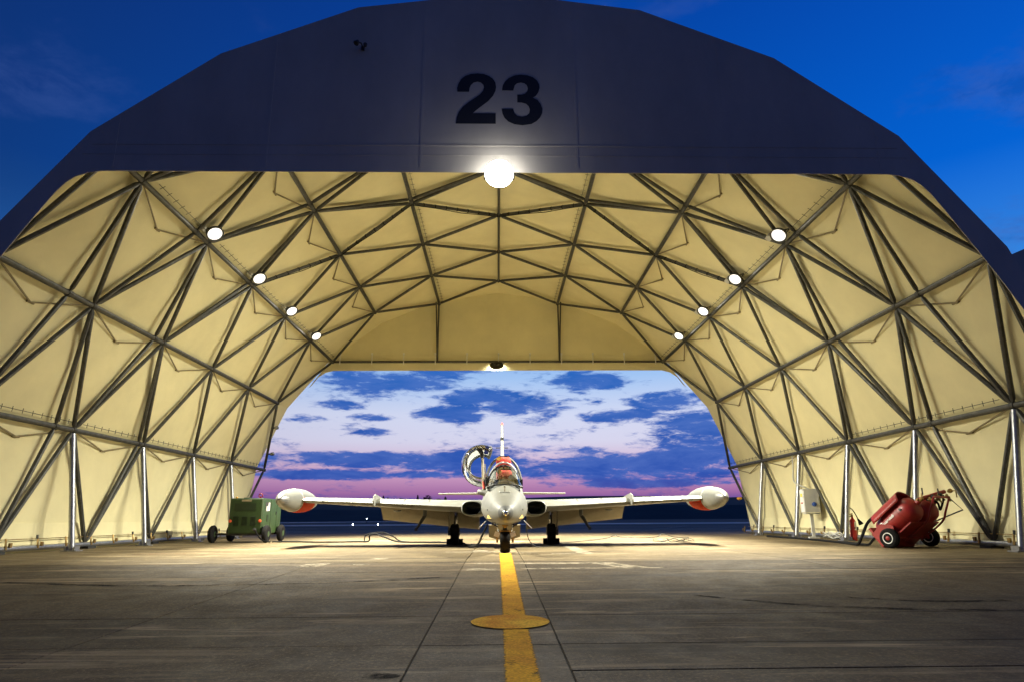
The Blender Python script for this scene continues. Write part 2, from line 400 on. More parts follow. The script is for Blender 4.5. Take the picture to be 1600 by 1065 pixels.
# ================================================================== GROUND
X0 = 0.041
def gz(y): return 0. if y > 11 else -(11-y)*.024
ground = MB()
ys = [-700, 2, 11, 70, 3000]
for a, b in zip(ys, ys[1:]):
    za, zb = (gz(max(a, -10))-.03 if a < 60 else -.045), (gz(max(b, -10))-.03 if b < 60 else -.045)
    ground.sheet([(-2500, a, za), (2500, a, za), (2500, b, zb), (-2500, b, zb)])
structure(ground.build('ground', M['grass']), 'dark grass field around the apron')
base = MB()
for a, b in ((-14, 11), (11, 62)):
    base.sheet([(-46, a, gz(a)-.012), (46, a, gz(a)-.012), (46, b, gz(b)-.012), (-46, b, gz(b)-.012)])
apron = structure(base.build('apron', M['joint']), 'worn concrete apron of jointed slabs')
xl = [-46, -30, -21, -13.2, -7.2, -2.75, -.5, .4, 4.6, 9.2, 13.8, 21, 30, 46]
yl_ = [-14, -7, -1.5, 2.2, 4.75, 5.9, 9.5, 11, 15.0, 18.8, 22.6, 26.4, 30.2, 36, 44, 53, 62]
for i in range(len(xl)-1):
    ylines = list(yl_)
    if i == 7: ylines.insert(4, 4.04)
    for a, b in zip(ylines, ylines[1:]):
        j = .0042; x0_, x1_ = xl[i]+j, xl[i+1]-j
        m = MB(); dz = random.uniform(-.0012, .0012)
        A, Bq = a+j, b-j
        top = [(x0_, A, gz(A)+dz), (x1_, A, gz(A)+dz), (x1_, Bq, gz(Bq)+dz), (x0_, Bq, gz(Bq)+dz)]
        bev = .004
        tin = [(x0_+bev, A+bev, gz(A)+dz), (x1_-bev, A+bev, gz(A)+dz), (x1_-bev, Bq-bev, gz(Bq)+dz), (x0_+bev, Bq-bev, gz(Bq)+dz)]
        low = [(p[0], p[1], p[2]-.005) for p in top]; bot = [(p[0], p[1], p[2]-.04) for p in top]
        m.rings([bot, low, tin], cap0=False)
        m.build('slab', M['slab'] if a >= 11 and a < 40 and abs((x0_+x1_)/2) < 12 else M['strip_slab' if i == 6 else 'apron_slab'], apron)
def strip(name, quads, mat, label, z=.0035):
    m = MB(); uvs = []
    for (ya, xa0, xa1, yb, xb0, xb1) in quads:
        m.sheet([(xa0, ya, gz(ya)+z), (xa1, ya, gz(ya)+z), (xb1, yb, gz(yb)+z), (xb0, yb, gz(yb)+z)]); uvs += [(0, 0), (1, 0), (1, 1), (0, 1)]
    o = m.build(name, mat, fixn=False); u = o.data.uv_layers.new(name='UVMap')
    for k, q in enumerate(uvs): u.data[k].uv = q
    return structure(o, label)
strip('centre_line', [(-6, .03, .22, 5.27, .03, .23), (5.90, .03, .235, 11, .025, .25), (11, .025, .25, 13.55, .02, .265)], M['yellow'], 'faded yellow taxi line leading to the nose wheel')
d = MB(); o_ = []
for k in range(40):
    t = k*2*math.pi/40; y = 5.58+.31*math.sin(t); d.v.append((.095+.30*math.cos(t), y, gz(y)+.0075))
d.f.append(tuple(range(40)))
structure(d.build('stop_mark', M['yellow_disc'], fixn=False), 'worn yellow disc painted on the taxi line')
WM = [
    (14.0, -1.0, -.05, 14.28, -1.05, -.05), (13.55, .33, .75, 13.75, .33, .72), (14.9, -.5, -.2, 14.3, -.5, -.2),
    (10.55, -.33, -.02, 10.75, -.33, -.02), (9.75, .30, 2.35, 9.88, .30, 2.30), (10.50, .30, 1.75, 10.72, .30, 1.72), (9.88, 1.62, 2.10, 10.5, 1.45, 1.75),
    (9.6, -.42, -.02, 9.9, -.42, -.02),
    (13.4, 1.50, 1.78, 16.6, 1.55, 1.80), (16.6, 1.0, 1.80, 16.8, 1.0, 1.80), (13.2, 1.0, 1.8, 13.4, 1.0, 1.8),
    (10.5, -2.15, -1.9, 12.2, -2.1, -1.85), (10.3, -2.9, -2.6, 10.9, -2.85, -2.5)]
for q in WM:
    strip('worn_marking', [q], M['white_paint'], 'faded white paint remnant on the slabs')
M['tyre_mark'] = paint('tyre_mark_rubber', (.018, .015, .013), lo=.42, hi=.62, scale=4)
M['oil'] = paint('oil_stain', (.022, .016, .010), lo=.46, hi=.60, scale=3.2, edge=False)
def mark(pts, w):
    P_ = catmull([(x, y, 0) for x, y in pts], 6)
    m = MB(); uvs = []
    for a, b in zip(P_, P_[1:]):
        m.sheet([(a.x, a.y-w, gz(a.y-w)+.003), (b.x, b.y-w, gz(b.y-w)+.003), (b.x, b.y+w, gz(b.y+w)+.003), (a.x, a.y+w, gz(a.y+w)+.003)]); uvs += [(0, 0), (0, 1), (1, 1), (1, 0)]
    o = m.build('tyre_mark', M['tyre_mark'], fixn=False); u = o.data.uv_layers.new(name='UVMap')
    for k, q in enumerate(uvs): u.data[k].uv = q
    structure(o, 'dark curved tyre mark on the apron')
mark([(1.9, 7.0), (2.7, 6.3), (3.6, 6.0), (4.6, 5.9)], .07)
mark([(3.3, 6.75), (4.0, 6.45), (5.0, 6.55), (6.6, 7.0)], .06)
mark([(-5.8, 8.6), (-4.0, 8.15), (-2.0, 8.3), (-.7, 8.8)], .07)
for (x, y, rx, ry) in ((.35, 13.2, .42, .30), (-1.2, 17.4, .5, .5), (1.5, 17.3, .5, .4), (-.62, 3.95, .10, .06)):
    d_ = MB(); d_.v = [(x+rx*math.cos(k*math.pi/10)*(1+.15*math.sin(k*1.7)), y+ry*math.sin(k*math.pi/10), gz(y+ry*math.sin(k*math.pi/10))+.0028) for k in range(20)]; d_.f = [tuple(range(20))]
    structure(d_.build('oil_stain', M['oil'], fixn=False), 'dark oil stain soaked into the concrete')
for q in [(14.2, -7.3, -5.9, 14.26, -7.3, -5.9), (17.2, -7.0, -4.8, 17.26, -7.0, -4.8)]:
    strip('worn_line', [q], M['red_paint_line'], 'faded thin red line on the hangar floor')
strip('apron_line', [(34, 6.8, 12, 34.25, 6.8, 12), (34.25, 6.8, 7.05, 60, 16, 16.4)], M['white_paint'], 'thin white apron line behind the shelter')
structure(MB().sheet([(-400, 78, -.035), (400, 86, -.035), (400, 110, -.035), (-400, 98, -.035)]).build('taxiway', M['asphalt']), 'blue dusk taxiway beyond the apron')
structure(MB().sheet([(-70, 118, -.035), (-8, 300, -.035), (-40, 300, -.035), (-130, 118, -.035)]).build('runway', M['asphalt']), 'distant runway running off to the left')
# hills on the skyline
hm = MB(); nx = 160; rows = []
for q, (yy, hh) in enumerate(((360, -1), (420, 7), (520, 13.6), (640, 8), (760, -2))):
    row = []
    for i in range(nx+1):
        x = -1500+3000*i/nx
        ridge = 1+.16*math.sin(x*.011+.6)+.10*math.sin(x*.031)+random.uniform(-.035, .035)+(.14 if x > 60 else 0)*min(1, (x-60)/150 if x > 60 else 0)
        row.append((x, yy+8*math.sin(x*.02+q), hh*ridge if hh > 0 else hh))
    rows.append(row)
for a, b in zip(rows, rows[1:]):
    o = len(hm.v); hm.v += a+b
    for i in range(nx): hm.f.append((o+i, o+i+1, o+nx+2+i, o+nx+1+i))
structure(hm.build('hills', M['hill'], smooth=80), 'low dark wooded hills on the horizon')
# trees on the left skyline
def tree(x, y, z, h, w, rot, conifer, label):
    t = thing('pine_tree' if conifer else 'broadleaf_tree', label, 'tree', (x, y, z), rot, 'dark trees on the skyline')
    MB().path([(0, 0, -2), (.05, 0, h*.35), (0, .05, h*.95)], [.25, .2, .05], 6).build('trunk', M['bark'], t)
    c = MB(); rg = random.Random(int(x*10))
    for k in range(240):
        f = rg.random()**.8; a = rg.uniform(0, 6.283)
        rr = (w*(1-f)**.8*(.6+.4*math.sin(f*26)) if conifer else w*math.sqrt(max(.02, 1-(2*f-1)**2)))*math.sqrt(rg.random())
        p = Vector((rr*math.cos(a), rr*math.sin(a), h*(.12+.88*f) if conifer else h*(.3+.7*f)))
        s_ = rg.uniform(.6, 1.3)*(1.1-f*.6)
        q = [p+Vector((rg.uniform(-s_, s_), rg.uniform(-s_, s_), rg.uniform(-s_, s_)*.7)) for _ in range(3)]
        c.add(q, [(0, 1, 2)])
    c.build('crown', M['leaf'], t, fixn=False)
for i, (u, h, w, con, lb) in enumerate([
    (584, 5.0, 1.9, 0, 'small rounded tree leftmost on the skyline beside the wing fence'),
    (604, 8.2, 1.6, 1, 'tall slim pine just right of the wing fence on the skyline'),
    (611, 6.5, 1.5, 1, 'shorter pine standing against the tall slim pine'),
    (630, 5.6, 2.6, 0, 'broad low tree on the skyline above the middle of the wing'),
    (641, 5.0, 2.2, 0, 'low tree right of the broad low skyline tree'),
    (656, 9.0, 1.2, 1, 'narrow cypress like tree standing alone on the skyline'),
    (666, 6.6, 2.0, 1, 'squat pine between the cypress like tree and the bushy tree'),
    (672, 8.6, 3.2, 0, 'largest bushy tree on the skyline left of the tailplane'),
    (688, 5.0, 2.2, 0, 'low tree under the left tip of the tailplane'),
    (698, 7.0, 2.0, 1, 'pine just below the left half of the tailplane')]):
    y = 515.; x = (u-777.6)*y/1067
    tree(x, y, 11.6, h*.72, w*1.0, i*1.3, con, lb)
# taxiway lights
for i, (x, y, lb) in enumerate([(-15.0, 73.5, 'left of the two near taxiway lights glowing under the wing'), (-12.4, 73.5, 'right of the two near taxiway lights glowing under the wing'), (-30.5, 165, 'farthest taxiway light glowing beyond the near pair')]):
    t = thing('taxiway_light', lb, 'taxiway light', (x, y, -.04), 0, 'taxiway edge lights')
    z = 0 if i < 2 else .75
    MB().path([(0, 0, 0), (0, 0, .12+z)], .05).build('stem', M['dark_steel'], t)
    s = .055 if i < 2 else .08
    MB().lathe((0, 0, .12+z), (0, 0, 1), [(0, s*.7), (.04, s), (.12, s*.85), (.17, s*.2)], 10).build('bulb', M['bulb'], t, smooth=True)

# ================================================================== SHELTER
B = 3.2
def NY(n): return (n-.354)*B
PROF = [(10.096, .10), (9.807, 2.669), (8.813, 5.14), (7.23, 7.281), (5.111, 8.895), (2.649, 9.925), (0., 10.283)]
POSTX = 9.438
FY = 11.14; RY = NY(9.47)
ORG = Vector((X0, FY, 0))
shelter = thing('aircraft_shelter', 'large fabric aircraft shelter with open arched front and number 23', 'shelter', ORG)
def P(j, n):
    k = min(j, 12-j); s = -1 if j < 6 else 1
    return Vector((X0+s*PROF[k][0], NY(n), PROF[k][1]))
def sp(mb, name, mat, smooth=True, parent=None):
    return mb.build(name, mat, parent or shelter, smooth, ORG)
# skin profile, offset outwards
full = [(-x, z) for x, z in PROF]+[(x, z) for x, z in PROF[-2::-1]]
def offs(poly, d):
    out = []
    for i, p in enumerate(poly):
        ns = []
        for a, b in ((i-1, i), (i, i+1)):
            if 0 <= a and b < len(poly):
                e = Vector((poly[b][0]-poly[a][0], poly[b][1]-poly[a][1])).normalized(); ns.append(Vector((-e.y, e.x)))
        m_ = sum(ns, Vector((0, 0))).normalized(); q = Vector(p)+m_*d/m_.dot(ns[0]); out.append((q.x, q.y))
    return out
SK = offs(full, .176); SK[0] = (SK[0][0], -.01); SK[12] = (SK[12][0], -.01)
SKO = offs(full, .20); SKO[0] = (SKO[0][0], -.01); SKO[12] = (SKO[12][0], -.01)
REND = {0: 28.55, 1: 28.75, 2: 28.95, 3: 29.32, 4: 29.32, 5: 29.32, 6: 29.32}
skin_parts = []
for j in range(12):
    a, b, ao, bo = SK[j], SK[j+1], SKO[j], SKO[j+1]
    ka, kb = min(j, 12-j), min(j+1, 11-j)
    kb = min(j+1, 12-(j+1))
    m = MB(); NS = 30
    def row(c, yend):
        return [(X0+c[0], FY+(yend-FY)*q/NS, c[1]) for q in range(NS+1)]
    ra, rb, rao, rbo = row(a, REND[ka]), row(b, REND[kb]), row(ao, REND[ka]), row(bo, REND[kb])
    # gentle sag of the cloth between frames
    mid = []
    for q in range(NS+1):
        pa, pb = Vector(ra[q]), Vector(rb[q]); w = (pa+pb)/2
        nrm = Vector((-(b[1]-a[1]), 0, b[0]-a[0])).normalized()
        w -= nrm*(.05*(1 if q in range(1, NS) else 0)*(1+.5*math.sin(q*2.1+j)))
        mid.append(tuple(w))
    o = len(m.v); n1 = NS+1; m.v += ra+mid+rb+rao+rbo
    for q in range(NS):
        m.f += [(o+q, o+q+1, o+n1+q+1, o+n1+q), (o+n1+q, o+n1+q+1, o+2*n1+q+1, o+2*n1+q), (o+3*n1+q, o+4*n1+q, o+4*n1+q+1, o+3*n1+q+1)]
    m.f += [(o+NS, o+3*n1+NS, o+4*n1+NS, o+2*n1+NS, o+n1+NS)]
    skin_parts.append(sp(m, 'fabric_panel', M['fabric'], 50))

# front fascia
OPEN_R = [(9.86, -.01), (9.78, 2.0), (9.50, 3.05), (9.10, 4.00), (8.68, 4.77), (8.25, 5.50), (7.98, 5.95), (7.79, 6.25), (7.65, 6.42), (7.50, 6.53), (7.27, 6.61), (7.05, 6.64)]
TOPZ = 6.64
opening = [(-x, z) for x, z in OPEN_R]+[(x, z) for x, z in OPEN_R[::-1]]
def fascia(outer, inner, y0, th):
    """flat band between an outer and an inner outline, both running left foot to right foot"""
    poly = [(X0+x, y0, z) for x, z in outer]+[(X0+x, y0, z) for x, z in reversed(inner)]
    return MB().prism(poly, (0, th, 0))
ff = sp(fascia(SKO, opening, FY-.03, .012), 'front_fascia', M['fabric_out'], False)
# hem pocket along the bottom of the fascia and the sewn seams
sp(MB().box((X0, FY-.033, 7.18), (14.6, .006, .03)).box((X0, FY-.0325, 6.98), (14.9, .004, .02)), 'hem', M['fabric_out'], False, ff)
for x in (-6.9, -4.2, -1.42, 1.40, 4.15, 6.95):
    zt = 0
    for (xa, za), (xb, zb) in zip(SKO[2:10], SKO[3:11]):
        if xa <= x <= xb: zt = za+(zb-za)*(x-xa)/(xb-xa)-.03
    sp(MB().box((X0+x, FY-.0315, (TOPZ+zt)/2+.03), (.05, .003, zt-TOPZ-.1)), 'seam', M['fabric_out'], False, ff)
sp(MB().path([(X0-7.05, FY+.05, TOPZ+.22), (X0+7.05, FY+.05, TOPZ+.22)], .045, 8), 'fascia_rail', M['steel'])
# digits, traced as outlines in a 2:1 pixel box and turned to metres
def digit(pts, name):
    k = 1.066/157.; cx, cz = 760., 311.
    poly = [((x-cx)*k*.945+.012+X0-.02, FY-.0335, 8.14-(z-cz)*k) for x, z in pts]
    o = sp(MB().prism(poly, (0, .0025, 0)), name, M['black'], False, ff); return o
TWO = [(636, 387), (750, 387), (750, 355), (684, 355), (697, 343), (713, 330), (729, 317), (742, 301), (749, 286), (751, 274), (749, 260), (742, 248), (730, 239), (715, 233), (697, 231), (678, 233), (662, 239), (650, 249), (642, 263), (638, 278), (639, 289), (673, 289), (674, 278), (678, 268), (686, 260), (697, 257), (707, 260), (714, 267), (716, 275), (713, 286), (704, 297), (690, 308), (672, 321), (656, 335), (644, 352), (638, 369)]
THREE = [(768, 284), (770, 269), (777, 256), (788, 245), (803, 237), (823, 234), (842, 236), (858, 242), (870, 252), (876, 264), (877, 276), (873, 290), (866, 300), (857, 306), (870, 313), (879, 325), (884, 340), (883, 354), (877, 367), (867, 378), (852, 387), (826, 391), (803, 388), (786, 380), (775, 369), (769, 355), (767, 341), (800, 341), (803, 353), (811, 362), (825, 365), (838, 362), (846, 354), (848, 343), (845, 333), (837, 325), (824, 321), (812, 321), (812, 297), (824, 297), (834, 294), (841, 287), (843, 277), (840, 267), (833, 261), (823, 259), (812, 261), (805, 268), (801, 284)]
digit(TWO, 'digit_two'); digit(THREE, 'digit_three')
# rear fascia
RO = [(X0+x, z) for x, z in SK[3:10]]
rpoly = [(SK[3][0]-.85, SK[3][1]-1.22)]+SK[3:10]+[(SK[9][0]+.85, SK[9][1]-1.22)]
hz = 6.93
inner_r = [(-8.10, 6.28), (-7.86, 6.62), (-7.55, 6.84), (-7.2, hz), (7.2, hz), (7.55, 6.84), (7.86, 6.62), (8.10, 6.28)]
rf = sp(MB().prism([(X0+x, 29.30, z) for x, z in rpoly]+[(X0+x, 29.30, z) for x, z in reversed(inner_r)], (0, .03, 0)), 'rear_fascia', M['fabric'], False)
sp(MB().box((X0, 29.285, 7.62), (14.0, .012, .03)), 'hem', M['fabric'], False, rf)

# lattice
ODD = [4.33, 5.33, 6.33, 7.33, 8.33, 9.47]; EVEN = [3.90, 4.83, 5.83, 6.83, 7.83, 8.83]
def nodes(j): return ODD if min(j, 12-j) % 2 else EVEN
RT = .052
for j in range(12):
    for n in nodes(j):
        for n2 in nodes(j+1):
            if abs(n-n2) < .7:
                if n == 3.90 and min(j, 12-j) == 0 and n2 < 4: continue
                sp(MB().tube(P(j, n), P(j+1, n2), RT, 8, .16), 'strut', M['steel'])
for j in range(1, 12):
    k = min(j, 12-j)
    for n in nodes(j):
        s = .125*(7-n)
        if s < .05 or n < 4.2: continue
        A = P(j, n-s)
        for j2 in (j-1, j+1):
            n2 = max(n-.5, 3.90)
            sp(MB().tube(A, P(j2, n2), RT*.95, 8, .14), 'strut', M['steel'])
        sp(MB().path([A-Vector((0, .06, 0)), A+Vector((0, .06, 0))], .075, 8), 'collar', M['dark_steel'])
for j in range(1, 12):
    k = min(j, 12-j); L = nodes(j)
    for a, b in zip(L, L[1:]):
        r = .06 if k != 6 else .04
        sp(MB().path([P(j, a), P(j, b)], r, 10), 'purlin', M['steel'])
    if k % 2 == 1:   # stub from the first node to the fascia frame
        sp(MB().path([Vector((P(j, L[0]).x, FY+.04, P(j, L[0]).z)), P(j, L[0])], .06, 10), 'purlin', M['steel'])
    for n in L:
        sp(MB().lathe(P(j, n)-Vector((0, .07, 0)), (0, 1, 0), [(0, .05), (.02, .075), (.12, .075), (.14, .05)], 10), 'node_joint', M['dark_steel'])
# rear frame: ring and hangers
for s in (-1, 1):
    def q(x, z, y=RY): return Vector((X0+s*x, y, z))
    p5, p3 = q(*PROF[5]), q(*PROF[3])
    for dx in (0, .05):
        sp(MB().path([p5+Vector((s*dx*2.2, -.1-dx*3, 0)), q(PROF[5][0]+.03, PROF[3][1]+.02)], .035, 8), 'hanger', M['steel'])
    for n in (4.33, 5.33, 6.33, 7.33, 8.33):
        top = Vector((X0+s*PROF[1][0], NY(n), PROF[1][1])); ft = Vector((X0+s*POSTX, NY(n), 0))
        po = sp(MB().path([top-Vector((0, 0, .08)), ft+Vector((0, 0, .02))], .062, 12), 'post', M['post'])
        sp(MB().box(ft+Vector((0, 0, .012)), (.34, .26, .024)).box(ft+Vector((.1, 0, .06)), (.03, .2, .09)).box(ft+Vector((-.1, 0, .06)), (.03, .2, .09)), 'base_plate', M['post'], False, po)
    # foot rail and its clamps
    sp(MB().path([(X0+s*10.02, FY+.3, .10), (X0+s*10.02, 28.4, .10)], .055, 10), 'foot_rail', M['post'])
    sp(MB().path([(X0+s*10.06, FY+.3, .28), (X0+s*10.06, 28.3, .28)], .010, 6), 'lacing_cable', M['brass'])
    sk = MB()
    for q_ in range(0, 18):
        y = FY+.5+q_*1.0
        c = MB().path([(X0+s*9.99, y, .06), (X0+s*10.03, y+.02, .18), (X0+s*10.05, y+.03, .30)], [.022, .02, .022], 6)
        c.box((X0+s*9.97, y+.07, .17), (.04, .07, .09)).box((X0+s*9.97, y-.06, .12), (.04, .05, .07))
        sp(c, 'ratchet_clamp', M['brass'], False)
        if q_ % 2 == 0: sp(MB().path([(X0+s*10.04, y, .28), (X0+s*10.05, y, .36)], .026, 6), 'clamp_handle', M['dark_steel'])
    # ground plates for the lattice feet
    for n in EVEN[1:]:
        sp(MB().box((X0+s*10.05, NY(n), .03), (.30, .34, .06)), 'foot_plate', M['dark_steel'], False)
    # fabric skirt
    sp(MB().box((X0+s*10.17, (FY+28.4)/2, .30), (.016, 28.3-FY, .62)), 'skirt', M['fabric'], False)
    # braces that hold the cloth out between the purlins
    for k, t in ((1, .35), (2, .48), (3, .54), (4, .62)):
        j = k if s < 0 else 12-k
        L = nodes(j); a0, b0 = Vector(PROF[k]), Vector(PROF[k-1])
        e = (b0-a0).normalized(); nr = Vector((-e.y, e.x)); nr = nr if nr.x > 0 else -nr
        for n, n2 in zip(L, L[1:]):
            c2 = a0+e*t+nr*.135
            ap = Vector((X0+s*c2.x, NY((n+n2)/2), c2.y))
            sp(MB().path([P(j, n), ap, P(j, n2)], .020, 6), 'cloth_brace', M['brace'])
            sp(MB().path([ap-Vector((0, .10, 0)), ap+Vector((0, .10, 0))], .022, 6), 'brace_pad', M['brace'])
    # lacing with pins beside three of the purlins
    for k, (dx, dz) in ((1, (-.02, .17)), (3, (-.17, .10)), (5, (-.17, .02))):
        j = k if s < 0 else 12-k; L = nodes(j)
        for n, n2 in zip(L[:-1], L[1:]):
            a, b = P(j, n), P(j, n2); off = Vector((s*dx, 0, dz)); m = MB()
            a2, b2 = a.lerp(b, .1)+off, a.lerp(b, .97)+off
            m.path([a2, b2], .007, 5)
            for q_ in range(9):
                c = a2.lerp(b2, (q_+.5)/9); m.path([c-off*.35, c+off*.30], .007, 4)
            sp(m, 'lacing', M['dark_steel'])
# rear header rail with its ties
sp(MB().path([(X0-PROF[3][0], RY-.02, PROF[3][1]), (X0+PROF[3][0], RY-.02, PROF[3][1])], .05, 10), 'header_rail', M['steel'])
for q_ in range(11):
    x = X0-6.9+q_*1.38
    sp(MB().path([(x, RY-.06, 7.15), (x, RY-.06, 7.55)], .022, 6).box((x, RY-.06, 7.62), (.07, .06, .10)), 'header_tie', M['white_plastic'], False)
# wiring clipped along the strut that crosses the vault
m = MB()
for j, n, j2, n2 in ((3, 6.33, 4, 5.83), (4, 5.83+1, 5, 6.33), (5, 6.33, 6, 6.83), (6, 6.83, 7, 6.33), (7, 6.33, 8, 6.83), (8, 6.83, 9, 6.33)):
    if j == 3: n2 = 6.83
    a, b = P(j, n), P(j2, n2); dn = Vector((0, -.03, -.07))
    m.path([a+dn, a.lerp(b, .3)+dn*1.1, a.lerp(b, .55)+dn*1.8, a.lerp(b, .8)+dn*1.2, b+dn], .013, 5)
    for q_ in range(1, 8):
        c = a.lerp(b, q_/8); dd = (b-a).normalized()*.012; m.path([c-dd, c+dd], .062, 8)
sp(m, 'wiring', M['cable'])

# neighbouring shelter, a dark slope seen past the right edge
nb = thing('aircraft_shelter', 'dark neighbouring shelter, only a corner of its roof visible at far right', 'shelter', ORG+Vector((22.1, 11.7, 0)), 0)
nb.scale = (1, .33, 1)
for o in skin_parts+[ff]:
    c = o.copy(); c.parent = nb; COL.objects.link(c)

# ================================================================== FLOODLIGHTS
def flood_parts(root, aim, r, watt, box=True, beam=0., spread=150, face=.84, wash_y=0., beam_y=.04, dome=False):
    aim = Vector(aim).normalized(); c = Vector((0, 0, 0))
    MB().lathe(c-aim*.14, aim, [(0, r*.25), (.02, r*.45), (.07, r*.55), (.09, r*(.9 if dome else .97)), (.13, r*(.93 if dome else 1)), (.15, r*(.93 if dome else 1)), (.152, r*(min(.92, face+.03) if dome else face+.03)), (.125, r*face)], 28).build('housing', M['dark_steel'], root, 35)
    MB().lathe(c-aim*.018, aim, [(0, r*min(face, .88)), (.006, r*(min(face, .88)-.02))], 28).build('lens', M['lens'], root, 35)
    if dome: MB().lathe(c, aim, [(-.01, r*1.0), (.05, r*.98), (.10, r*.82), (.14, r*.5), (.155, r*.05)], 28).build('spill_dome', M['spill_dome'], root, 50)  # bulging dome added so its glow lightens the fascia around the lamp
    up = Vector((0, 0, 1)); sd = aim.cross(up).normalized()
    MB().path([sd*(r+.01)-aim*.05, sd*(r+.02)-aim*.2, -sd*(r+.02)-aim*.2, -sd*(r+.01)-aim*.05], .016, 6).build('bracket', M['dark_steel'], root)
    if box: MB().box((sd*.26-aim*.10), (.14, .22, .12), (0, R(35), 0)).build('junction_box', M['grey_box'], root)
    if dome: aim_l = aim*.20+Vector((0, 0, -.02))
    else: aim_l = aim*.02
    l = bpy.data.lights.new('lamp_light', 'AREA'); l.shape = 'DISK'; l.size = .06 if dome else r*2*(face-.05); l.energy = watt; l.color = LAMP_COL; l.spread = R(spread)
    lo = bpy.data.objects.new('lamp_light', l); COL.objects.link(lo); lo.parent = root
    lo.location = aim_l; lo.rotation_euler = (Vector((0, -.86, -.50)) if dome else aim).to_track_quat('-Z', 'Y').to_euler()
    if beam:   # the reflector throws most of the light into a cone
        l = bpy.data.lights.new('lamp_beam', 'SPOT'); l.energy = beam; l.color = LAMP_COL; l.shadow_soft_size = .012
        l.spot_size = R(88); l.spot_blend = .9
        bo = bpy.data.objects.new('lamp_beam', l); COL.objects.link(bo); bo.parent = root
        bo.location = aim*.03; bo.rotation_euler = Vector((math.copysign(.54, aim.x), beam_y, -.84)).to_track_quat('-Z', 'Y').to_euler()
        l = bpy.data.lights.new('added_wall_wash', 'SPOT'); l.energy = WASH_W; l.color = LAMP_COL; l.shadow_soft_size = .012  # second spot, added at each fixture to brighten the opposite wall
        l.spot_size = R(70); l.spot_blend = 1.0
        bo = bpy.data.objects.new('added_wall_wash', l); COL.objects.link(bo); bo.parent = root
        bo.location = aim*.03; bo.rotation_euler = Vector((math.copysign(.88, aim.x), wash_y, -.42)).to_track_quat('-Z', 'Y').to_euler()
ORD = ['nearest', 'second nearest', 'third nearest', 'farthest']
for s in (-1, 1):
    for i, n in enumerate((5.33, 6.33, 7.33, 8.33)):
        j = 3 if s < 0 else 9
        c = P(j, n)+Vector((-s*.33, -.38, .07))
        t = thing('floodlight', '%s of the lit round floodlights along the %s roof purlin' % (ORD[i], 'left' if s < 0 else 'right'), 'floodlight', c, 0, 'floodlights inside the shelter')
        flood_parts(t, (-s*.52, -.42, -.74), .205, LAMP_W, True, BEAM_W, wash_y=.16 if i == 0 else 0., beam_y=-.06 if i == 0 else .04)
t = thing('floodlight', 'dazzling white floodlight hanging under the fascia below the number 23', 'floodlight', (.03, 10.98, 6.54), 0)
flood_parts(t, (0, -.998, -.06), .25, FRONT_W, False, 0., 58, .95, dome=True)
t = thing('floodlight', 'black backed floodlight on the rear header facing away from view', 'floodlight', (-.04, 29.06, 7.10), 0)
flood_parts(t, (0, .72, -.69), .30, REAR_W, False)
# small fixture high on the fascia
t = thing('wall_fixture', 'small dark wall fixture on bracket high left on the fascia', 'fixture', (-2.53, FY-.04, 9.2)); t.scale = (.6, .6, .6)
MB().box((0, 0, 0), (.10, .03, .16)).build('back_plate', M['dark_steel'], t)
MB().path([(0, 0, .02), (-.02, -.18, .05), (-.10, -.24, .03)], .022, 6).build('arm', M['dark_steel'], t)
MB().lathe((-.10, -.24, .10), (-.35, -.3, -.9), [(0, .02), (.04, .05), (.16, .09), (.17, .08)], 12).build('shade', M['dark_steel'], t, True)
MB().lathe((.09, -.10, .02), (.2, -1, -.2), [(0, .05), (.10, .06), (.11, .05)], 12).build('sensor', M['dark_steel'], t, True)

# ================================================================== AIRCRAFT
CX = .14
jet = thing('jet_aircraft', 'pale grey jet trainer facing the camera with canopy swung open', 'aircraft', (CX, 13.74, 0))
JO = (CX, 13.74, 0)
def jp(mb, name, mat, smooth=True, parent=None): return mb.build(name, mat, parent or jet, smooth, JO)
def sect(y, w, top, bot, cz=None, n=28, e=2.2, et=None):
    cz = (top+bot)/2 if cz is None else cz; out = []
    for k in range(n):
        t = k*2*math.pi/n; c, s = math.cos(t), math.sin(t); ee = et if (et and s > 0) else e
        px_ = math.copysign(abs(c)**(2/ee), c)*w; pz = math.copysign(abs(s)**(2/ee), s)*((top-cz) if s > 0 else (cz-bot))
        out.append((CX+px_, y, cz+pz))
    return out
# fuselage from the grey nose to the tail cone
S = [(12.55, .130, .865, .610, .735), (12.62, .165, .900, .585, .735), (12.8, .225, .955, .560, .74), (13.1, .300, 1.045, .535, .76), (13.5, .375, 1.165, .525, .79), (13.9, .430, 1.285, .515, .82), (14.3, .470, 1.335, .51, .85),
     (14.9, .490, 1.40, .505, .88), (15.6, .50, 1.44, .50, .88), (16.5, .51, 1.50, .49, .90), (16.9, .51, 1.62, .49, .92)]
fus = MB().rings([sect(y, w, t_, b_, c_, e=2.15, et=1.9) for y, w, t_, b_, c_ in S], cap0=True)
S2 = [(16.9, .51, 1.62, .49, .92), (17.0, .51, 2.02, .49, .95), (17.8, .50, 2.0, .49, 1.0), (19.0, .46, 1.90, .54, 1.1), (20.5, .36, 1.72, .68, 1.15), (22.0, .25, 1.55, .85, 1.2), (23.2, .13, 1.40, 1.05, 1.22)]
fus.rings([sect(y, w, t_, b_, c_, e=2.15, et=1.75) for y, w, t_, b_, c_ in S2])
F = jp(fus, 'fuselage', M['aircraft'], 35)
jp(MB().rings([sect(12.345, .035, .770, .700, .735), sect(12.38, .070, .805, .665, .735), sect(12.46, .105, .840, .630, .735), sect(12.552, .133, .868, .607, .735)], True, True), 'nose_cap', M['nose_dark'], 35)
